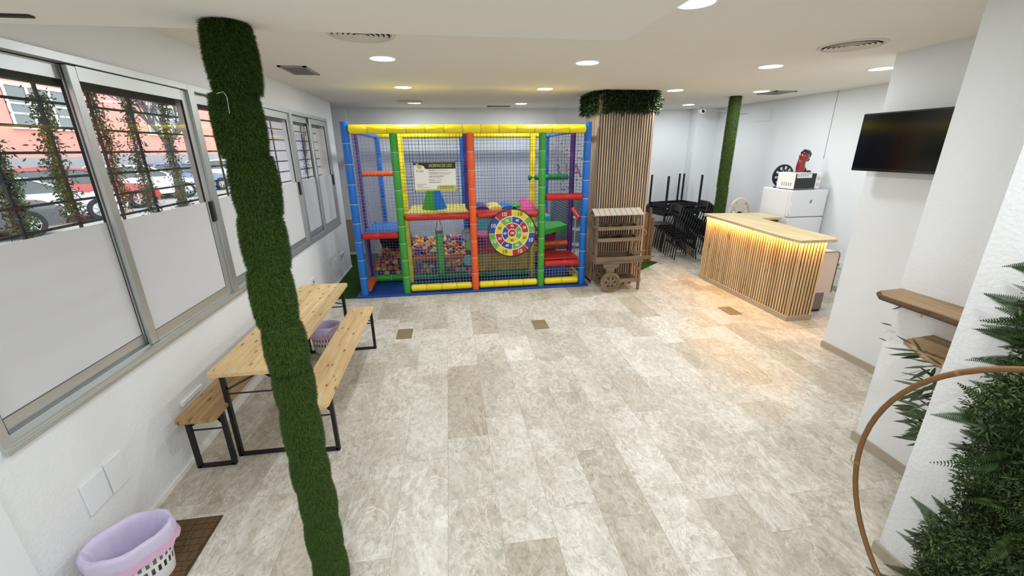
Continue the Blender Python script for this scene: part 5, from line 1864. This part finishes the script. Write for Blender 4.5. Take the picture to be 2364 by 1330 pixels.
# bamboo hoop on the floor
hx, hy, hz, hr = 1.965, 0.69, 0.772, 0.750
hp = thing('cane_hoop', 'large brown cane hoop standing before the leafy wall', 'hoop', (hx, hy, 0.005))
MB().tube([(hx, hy + hr * math.cos(a), hz + hr * math.sin(a)) for a in [2 * math.pi * k / 72 for k in range(72)]], 0.0118, 10, closed=True).build('ring', M['cane'], hp, smooth=True)
for a in (0.86, -0.12):
    c = Vector((hx, hy + hr * math.cos(a), hz + hr * math.sin(a)))
    tg_ = Vector((0, -math.sin(a), math.cos(a)))
    MB().tube([c - tg_ * 0.008, c + tg_ * 0.008], 0.0128, 10).build('node_tie', mat('tape_tie_%d' % int(a * 100 + 50), rgb(150, 112, 62), 0.5), hp)
c = Vector((hx, hy + hr * math.cos(-0.12), hz + hr * math.sin(-0.12)))
MB().tube([c + Vector((-0.016, 0.02, 0.03)), c + Vector((-0.018, 0.016, 0)), c + Vector((-0.016, -0.01, -0.02)), c + Vector((-0.02, -0.03, -0.07))], 0.002, 4).build('loose_twine', M['cane'], hp)


# ================================================================== LEAFY WALL
def plant_wall():
    yA, yB, z0, z1 = -0.25, 1.17, 0.06, 1.78
    t = thing('artificial_plant_wall', 'dense artificial fern and leaf panel covering the near right wall', 'plant wall', (CX - 0.03, 0.6, 0.1))
    L0 = np.array(ORG[t.name])
    MB().bx(CX - 0.035, CX - 0.002, yA, yB, z0, z1).build('backing', M['grass_core'], t)
    g = np.random.default_rng(21)
    # small leaf filler
    n = 80000
    y = yA + (yB - yA + 0.02) * g.random(n)
    z = z0 - 0.02 + (z1 - z0 + 0.04) * g.random(n)
    d = g.random(n) ** 0.7 * 0.12
    lump = 0.05 * np.sin(y * 9 + 1) * np.cos(z * 8) + 0.04 * np.sin(z * 17 + y * 5)
    P = np.stack([CX - 0.04 - np.clip(d + lump, 0, .2), y, z], 1)
    D = np.stack([-np.abs(g.normal(.7, .4, n)), g.normal(0, .8, n), g.normal(0.05, .75, n)], 1)
    V, F = leaf_cloud(P, D, np.tile([-0.5, 0, 1.0], (n, 1)) + g.normal(0, .5, (n, 3)), g.uniform(.014, .034, n), g.uniform(.005, .011, n))
    stuff(np_mesh('small_foliage', V, F, M['leaf_mid'], t, L0))

    # fern fronds
    def frond(Lf, npin, wid, droop):
        vs, fs = [], []
        for i in range(npin):
            u = (i + 1) / npin
            p = Vector((u * Lf, 0, -droop * u * u * Lf))
            w = wid * math.sin(math.pi * min(1, 0.12 + 0.88 * u) ** 0.8) * (1 - 0.3 * u) + 0.006
            hw = Lf / npin * 0.42
            for s in (-1, 1):
                k = len(vs)
                vs += [p + Vector((-hw, 0, 0)), p + Vector((hw * 1.2 + w * 0.25, s * w, -0.15 * w)), p + Vector((hw, 0, 0.001)), p + Vector((w * 0.05 - hw * 0.2, s * w * 0.6, 0.0))]
                fs += [(k, k + 3, k + 1, k + 2)] if s > 0 else [(k, k + 2, k + 1, k + 3)]
        k = len(vs)
        vs += [Vector((0, -0.0015, 0)), Vector((0, 0.0015, 0)), Vector((Lf * .5, 0.001, -droop * .25 * Lf)), Vector((Lf * .5, -0.001, -droop * .25 * Lf)), Vector((Lf, 0, -droop * Lf))]
        fs += [(k, k + 1, k + 2, k + 3), (k + 3, k + 2, k + 4)]
        return vs, fs
    kinds = []
    for Lf, npin, wid, dr in ((0.26, 26, 0.045, 0.35), (0.20, 22, 0.032, 0.2), (0.30, 30, 0.055, 0.45), (0.16, 18, 0.022, 0.15)):
        m = M['leaf_mid'] if Lf < 0.25 else M['leaf']
        vs, fs = frond(Lf, npin, wid, dr)
        o = MB().add(vs, fs).build('fern_frond', m, t, local=True)
        kinds.append(o.data)
        o.location = (-0.06, g.uniform(-.5, .5), g.uniform(.2, 1.5))
        o.rotation_euler = (0, -0.3, math.pi + g.uniform(-.8, .8))
    for k in range(250):
        edge = k < 60
        yy = g.uniform(1.08, 1.17) if edge else g.uniform(yA, 1.1)
        zz = g.uniform(z0, z1)
        yaw = math.pi - (g.uniform(0.6, 1.5) if edge else g.uniform(-1.0, 1.2))
        o = share('fern_frond', kinds[int(g.integers(0, 4))], t, (CX - 0.05 - g.uniform(0, .07) - L0[0], yy - L0[1], zz - L0[2]), (g.uniform(0.8, 1.5) * g.choice([-1, 1]), g.uniform(-.6, .3), yaw))
        s = g.uniform(.75, 1.15) * (0.5 if edge else 0.8)
        o.scale = (s, s, s)
    for k in range(9):
        o = share('fern_frond', kinds[(0, 2)[k % 2]], t, (CX - 0.09 - L0[0], g.uniform(1.0, 1.14) - L0[1], g.uniform(1.5, 1.78) - L0[2]), (g.uniform(0.8, 1.4) * g.choice([-1, 1]), g.uniform(-.5, .2), math.pi - g.uniform(.9, 1.5)), (0.7, 0.7, 0.7))
    # strap leaves in a few rosettes
    strap = []
    for w in (0.010, 0.014):
        vs, fs = [], []
        for i in range(7):
            u = i / 6
            hw = w * math.sin(math.pi * (0.1 + 0.9 * u)) ** 0.7 if u < 1 else 0.0
            zz = 0.10 * math.sin(u * 2.4) - 0.06 * u * u
            vs += [(u * 0.22, -hw, zz + hw * .3), (u * 0.22, 0, zz), (u * 0.22, hw, zz + hw * .3)]
        for i in range(6):
            for j in (0, 1):
                fs.append((i * 3 + j, i * 3 + 3 + j, i * 3 + 4 + j, i * 3 + 1 + j))
        me = bpy.data.meshes.new('strap_leaf')
        me.from_pydata(vs, [], fs)
        me.materials.append(mat('strap_leaf_green_%d' % int(w * 1000), rgb(72, 100, 62), 0.4, island=0.2))
        me.shade_smooth()
        strap.append(me)
    for cy, cz, cnt in ((1.13, 1.10, 9), (0.95, 0.25, 9), (0.8, 0.9, 8)):
        for k in range(cnt):
            a = 2 * math.pi * k / cnt + g.uniform(-.2, .2)
            o = share('strap_leaf', strap[k % 2], t, (CX - 0.11 - L0[0], cy - L0[1], cz - L0[2]))
            d = Vector((-0.75, math.cos(a), math.sin(a) * 0.9)).normalized()
            s = Vector((-1, 0, 0.0)).cross(d)
            s = s.normalized() if s.length > 1e-3 else Vector((0, 1, 0))
            nn = d.cross(s)
            o.rotation_euler = Matrix(((d.x, s.x, nn.x), (d.y, s.y, nn.y), (d.z, s.z, nn.z))).to_euler()
            q = g.uniform(.35, .6)
            o.scale = (q, q, q)


plant_wall()


# ================================================================== BEER TABLE AND BENCHES
def trestle(t, y, w, h, s):
    """folding steel end frame: two legs, foot bar, braces"""
    k = 0.028
    for sx in (-1, 1):
        MB().bx(sx * w / 2 - k / 2, sx * w / 2 + k / 2, y - k / 2, y + k / 2, 0.0, h).build('leg', M['black'], t, local=True)
    MB().bx(-w / 2, w / 2, y - k / 2, y + k / 2, 0.0, 0.022).build('foot_bar', M['black'], t, local=True)
    MB().bx(-w / 2, w / 2, y - k / 2, y + k / 2, h - 0.02, h).build('head_bar', M['black'], t, local=True)
    q = 0.20 if h > 0.6 else 0.13
    MB().tube([(-w / 2, y, h - q), (w / 2, y, h - q)], 0.006, 6).build('tie_rod', M['black'], t, local=True)
    for sx in (-1, 1):
        MB().bar((sx * w / 2, y, h - q + 0.03), (-sx * w * 0.40, y + s * 0.16, h - 0.012), 0.022, 0.008).build('brace', M['black'], t, local=True)


def planks(t, w, L, z, th, n, m, corner=0.03):
    p = w / n
    for i in range(n):
        x0, x1 = -w / 2 + p * i, -w / 2 + p * (i + 1)
        poly = [(x0 + 0.0006, -L / 2), (x1 - 0.0006, -L / 2), (x1 - 0.0006, L / 2), (x0 + 0.0006, L / 2)]
        if i == 0:
            poly = [(x0, -L / 2 + corner), (x0 + corner * .3, -L / 2 + corner * .3), (x0 + corner, -L / 2), (x1 - 0.0006, -L / 2), (x1 - 0.0006, L / 2), (x0 + corner, L / 2), (x0 + corner * .3, L / 2 - corner * .3), (x0, L / 2 - corner)]
        if i == n - 1:
            poly = [(x0 + 0.0006, -L / 2), (x1 - corner, -L / 2), (x1 - corner * .3, -L / 2 + corner * .3), (x1, -L / 2 + corner), (x1, L / 2 - corner), (x1 - corner * .3, L / 2 - corner * .3), (x1 - corner, L / 2), (x0 + 0.0006, L / 2)]
        MB().prism(poly, z - th, z).build('plank', m, t, local=True)


tb_ = thing('beer_garden_table', 'long folding pine table with black steel legs by the left wall', 'table', (-1.455, 3.74, 0))
planks(tb_, 0.50, 1.98, 0.765, 0.028, 5, M['pine_y'])
trestle(tb_, -0.87, 0.44, 0.737, 1)
trestle(tb_, 0.83, 0.44, 0.737, -1)
for nm, x, y, m, lb in (('beer_garden_bench', -1.075, 3.70, M['pine_y'], 'pine folding bench on the room side of the long table'), ('beer_garden_bench', -1.80, 3.66, M['pine_old'], 'darker worn pine bench between the table and the wall')):
    b = thing(nm, lb, 'bench', (x, y, 0), group='folding benches at the long table')
    planks(b, 0.26, 2.0, 0.475, 0.026, 4, m, 0.035)
    trestle(b, -0.88, 0.235, 0.449, 1)
    trestle(b, 0.86, 0.235, 0.449, -1)
tag(MB().lathe([(0, 0), (0.008, 0.002), (0.008, 0.01), (0, 0.012)], 10, Matrix.Translation((-1.02, 2.98, 0.475))).build('dart_tip', M['ball_o'], smooth=True), 'tiny orange piece lying on the near end of the bench', 'toy piece')


# ================================================================== WASTE BASKETS
def basket(label, loc, rz=0.0, r0=0.115, r1=0.145, h=0.30, seed=3):
    t = thing('waste_basket', label, 'waste basket', loc, rz, 'white slotted waste baskets')
    wh = M['white']
    n, rows = 60, 15
    sx, sy = 1.18, 0.9
    vs, fs = [], []
    for k in range(rows + 1):
        z = h * k / rows
        r = r0 + (r1 - r0) * k / rows
        for j in range(n):
            a = 2 * math.pi * j / n
            vs.append((r * math.cos(a) * sx, r * math.sin(a) * sy, z))
    for k in range(rows):
        for j in range(n):
            hole = 4 <= k <= 12 and (j + (0 if (k - 4) // 3 % 2 == 0 else 1)) % 2 == 0 and (k - 4) % 3 != 2
            if not hole:
                fs.append((k * n + j, k * n + (j + 1) % n, (k + 1) * n + (j + 1) % n, (k + 1) * n + j))
    fs.append(tuple(range(n))[::-1])
    MB().add(vs, fs).build('basket', wh, t, local=True)
    # purple liner: inside bag, folded over the rim
    g = random.Random(seed)
    m = mat('lilac_bag_film_%d' % seed, rgb(206, 196, 224), 0.35, trans=0.0)
    prof = [(0.72, 0.05), (0.80, 0.12), (0.85, 0.20), (0.90, 0.27), (0.98, h + 0.012), (1.06, h + 0.016), (1.13, h - 0.012), (1.16, h - 0.05), (1.19, h - 0.075)]
    vs, fs = [], []
    ph = [g.uniform(0, 6.28) for _ in range(6)]
    nb = 96
    for i, (q, z) in enumerate(prof):
        rr = (r0 + (r1 - r0) * min(1, z / h))
        for j in range(nb):
            a = 2 * math.pi * j / nb
            amp = 0.007 if i < 3 else 0.0035
            wv = amp * (0.6 * math.sin(4 * a + ph[0] + 0.5 * i) + 0.7 * math.sin(13 * a + ph[1] + i) + 0.6 * math.sin(23 * a + ph[2] + 0.4 * i))
            zz = z + (0.006 * math.sin(3 * a + ph[3]) + 0.006 * math.sin(7 * a + ph[4])) * (1 if i > 5 else 0.5)
            R = rr * q + wv * 0.6
            vs.append((R * math.cos(a) * sx, R * math.sin(a) * sy, zz))
    for i in range(len(prof) - 1):
        for j in range(nb):
            fs.append((i * nb + j, i * nb + (j + 1) % nb, (i + 1) * nb + (j + 1) % nb, (i + 1) * nb + j))
    fs.append(tuple(range(nb))[::-1])
    bag_ = MB().add(vs, fs).build('bag_liner', m, t, local=True, smooth=True)
    # pink drawstring hem
    hem = []
    k = len(prof) - 1
    for j in range(nb):
        hem.append(Vector(vs[k * nb + j]) + Vector((0, 0, -0.006)))
    v2 = [p + Vector((0, 0, 0.018)) for p in hem] + [Vector((p.x * 1.04, p.y * 1.04, p.z - 0.022 + 0.006 * math.sin(j * 1.3))) for j, p in enumerate(hem)]
    MB().add(v2, [(j, (j + 1) % nb, nb + (j + 1) % nb, nb + j) for j in range(nb)]).build('drawstring_hem', mat('pink_hem_%d' % seed, rgb(214, 172, 204), 0.4), bag_, local=True, smooth=True)


basket('white slotted waste basket with lilac bag on the doormat', (-1.745, 1.90, 0.013), math.radians(35), seed=3)
basket('white slotted waste basket with lilac bag under the long table', (-1.50, 4.62, 0.0), math.radians(10), seed=4)
tag(MB().lathe([(0, -0.02), (0.016, -0.013), (0.02, 0), (0.016, 0.013), (0, 0.02)], 12, Matrix.Translation((-1.50, 4.36, 0.022))).build('toy_dart_ball', M['ball_o'], smooth=True), 'small orange ball on the floor beside the basket under the table', 'ball')

# doormat with raised geometric lines
dm = thing('doormat', 'brown doormat with a geometric relief beneath the waste basket', 'doormat', (-1.76, 1.92, 0.0))
br1 = mat('brown_rubber_backing', rgb(72, 53, 34), 0.9, var=(60, 0.25))
br2 = mat('brown_coir_relief', rgb(98, 75, 48), 0.95, var=(90, 0.3))
MB().bevbox(-0.225, 0.225, -0.37, 0.37, 0.0, 0.008, 0.003).build('base', br1, dm, local=True)
g = random.Random(12)
cells = MB()
gy = -0.36
while gy < 0.35:
    gx = -0.215
    hh = g.choice((0.03, 0.045, 0.06))
    while gx < 0.21:
        ww = g.choice((0.03, 0.045, 0.06))
        x1 = min(gx + ww, 0.215)
        y1 = min(gy + hh, 0.36)
        if x1 - gx > 0.012 and y1 - gy > 0.012:
            cells.bx(gx + 0.002, x1 - 0.002, gy + 0.002, y1 - 0.002, 0.008, 0.0105)
        gx += ww
    gy += hh
stuff(cells.build('relief', br2, dm, local=True))


# ================================================================== BACK WALL CORNER BEHIND THE PLAY FRAME
ct = thing('green_cabinet', 'dark green cabinet against the back wall beyond the play frame', 'cabinet', (2.70, 9.2, 0))
gm = mat('dark_green_paint', rgb(28, 74, 62), 0.6)
MB().bx(-0.42, 0.45, -0.14, 0.2, 0.0, 1.16).build('body', gm, ct, local=True)
for s in (-0.2, 0.23):
    MB().bevbox(s - 0.205, s + 0.205, -0.16, -0.141, 0.04, 1.13, 0.004).build('door', gm, ct, local=True)
kt = thing('craft_shelf', 'small white shelf trolley with papers behind the blue corner post', 'shelf', (2.68, 8.2, 0))
for z in (0.30, 0.62, 0.86):
    MB().bx(-0.22, 0.32, -0.15, 0.15, z - 0.012, z).build('shelf', M['pr_white'], kt, local=True)
for sx in (-0.21, 0.31):
    for sy in (-0.14, 0.14):
        MB().bx(sx - 0.01, sx + 0.01, sy - 0.01, sy + 0.01, 0, 0.86).build('leg', M['pr_white'], kt, local=True)
tag(MB().bx(2.62, 2.86, 8.09, 8.27, 0.62, 0.655).build('paper_pile', M['pr_white']), 'pile of white paper on the shelf trolley', 'paper')
tag(MB().bevbox(2.76, 2.92, 8.1, 8.25, 0.86, 0.90, 0.01).build('craft_box', M['v_orange']), 'small orange box on top of the shelf trolley', 'box')
ys = thing('yellow_stool', 'yellow plastic stool in front of the shelf trolley', 'stool', (2.72, 7.85, 0.014))
MB().lathe([(0, 0.36), (0.14, 0.36), (0.15, 0.345), (0.14, 0.33), (0, 0.33)], 20).build('seat', M['v_yellow'], ys, local=True, smooth='auto')
for k in range(4):
    a = math.pi / 4 + k * math.pi / 2
    MB().tube([(0.09 * math.cos(a), 0.09 * math.sin(a), 0.335), (0.14 * math.cos(a), 0.14 * math.sin(a), 0)], 0.018, 8).build('leg', M['v_yellow'], ys, local=True)

# painted letters and dots on the back wall
DECALS = [('R', 2.43, 1.73, 0.34, (60, 96, 150)), ('I', 2.64, 1.76, 0.30, (150, 70, 80)), ('A', 2.87, 1.70, 0.42, (190, 60, 66))]
for s, x, z, size, c in DECALS:
    me = text_mesh(s, size, mat('decal_%s' % s, rgb(*c), 0.6), extrude=0.001)
    o = bpy.data.objects.new('wall_letter', me)
    COL.objects.link(o)
    o.location = (x, YB - 0.003, z)
    o.rotation_euler = RX90
    tag(o, 'painted letter %s on the back wall' % s, 'letter', 'painted letters on the back wall')
dd = thing('painted_dots', 'scatter of small coloured dots around the letters on the back wall', 'decal', (2.7, YB - 0.003, 1.2))
g = random.Random(6)
dm_ = [mat('dot_%d' % i, rgb(*c), 0.6) for i, c in enumerate(((60, 96, 150), (190, 60, 66), (60, 150, 130), (90, 90, 110)))]
for k in range(46):
    x, z = g.uniform(2.28, 3.08), g.uniform(1.2, 2.35)
    if 1.5 < z < 1.95 and k % 3:
        continue
    MB().lathe([(0, 0), (g.uniform(.01, .026), 0)], 12, T_to((x, YB - 0.003, z), RX90)).build('dot', dm_[k % 4], dd)
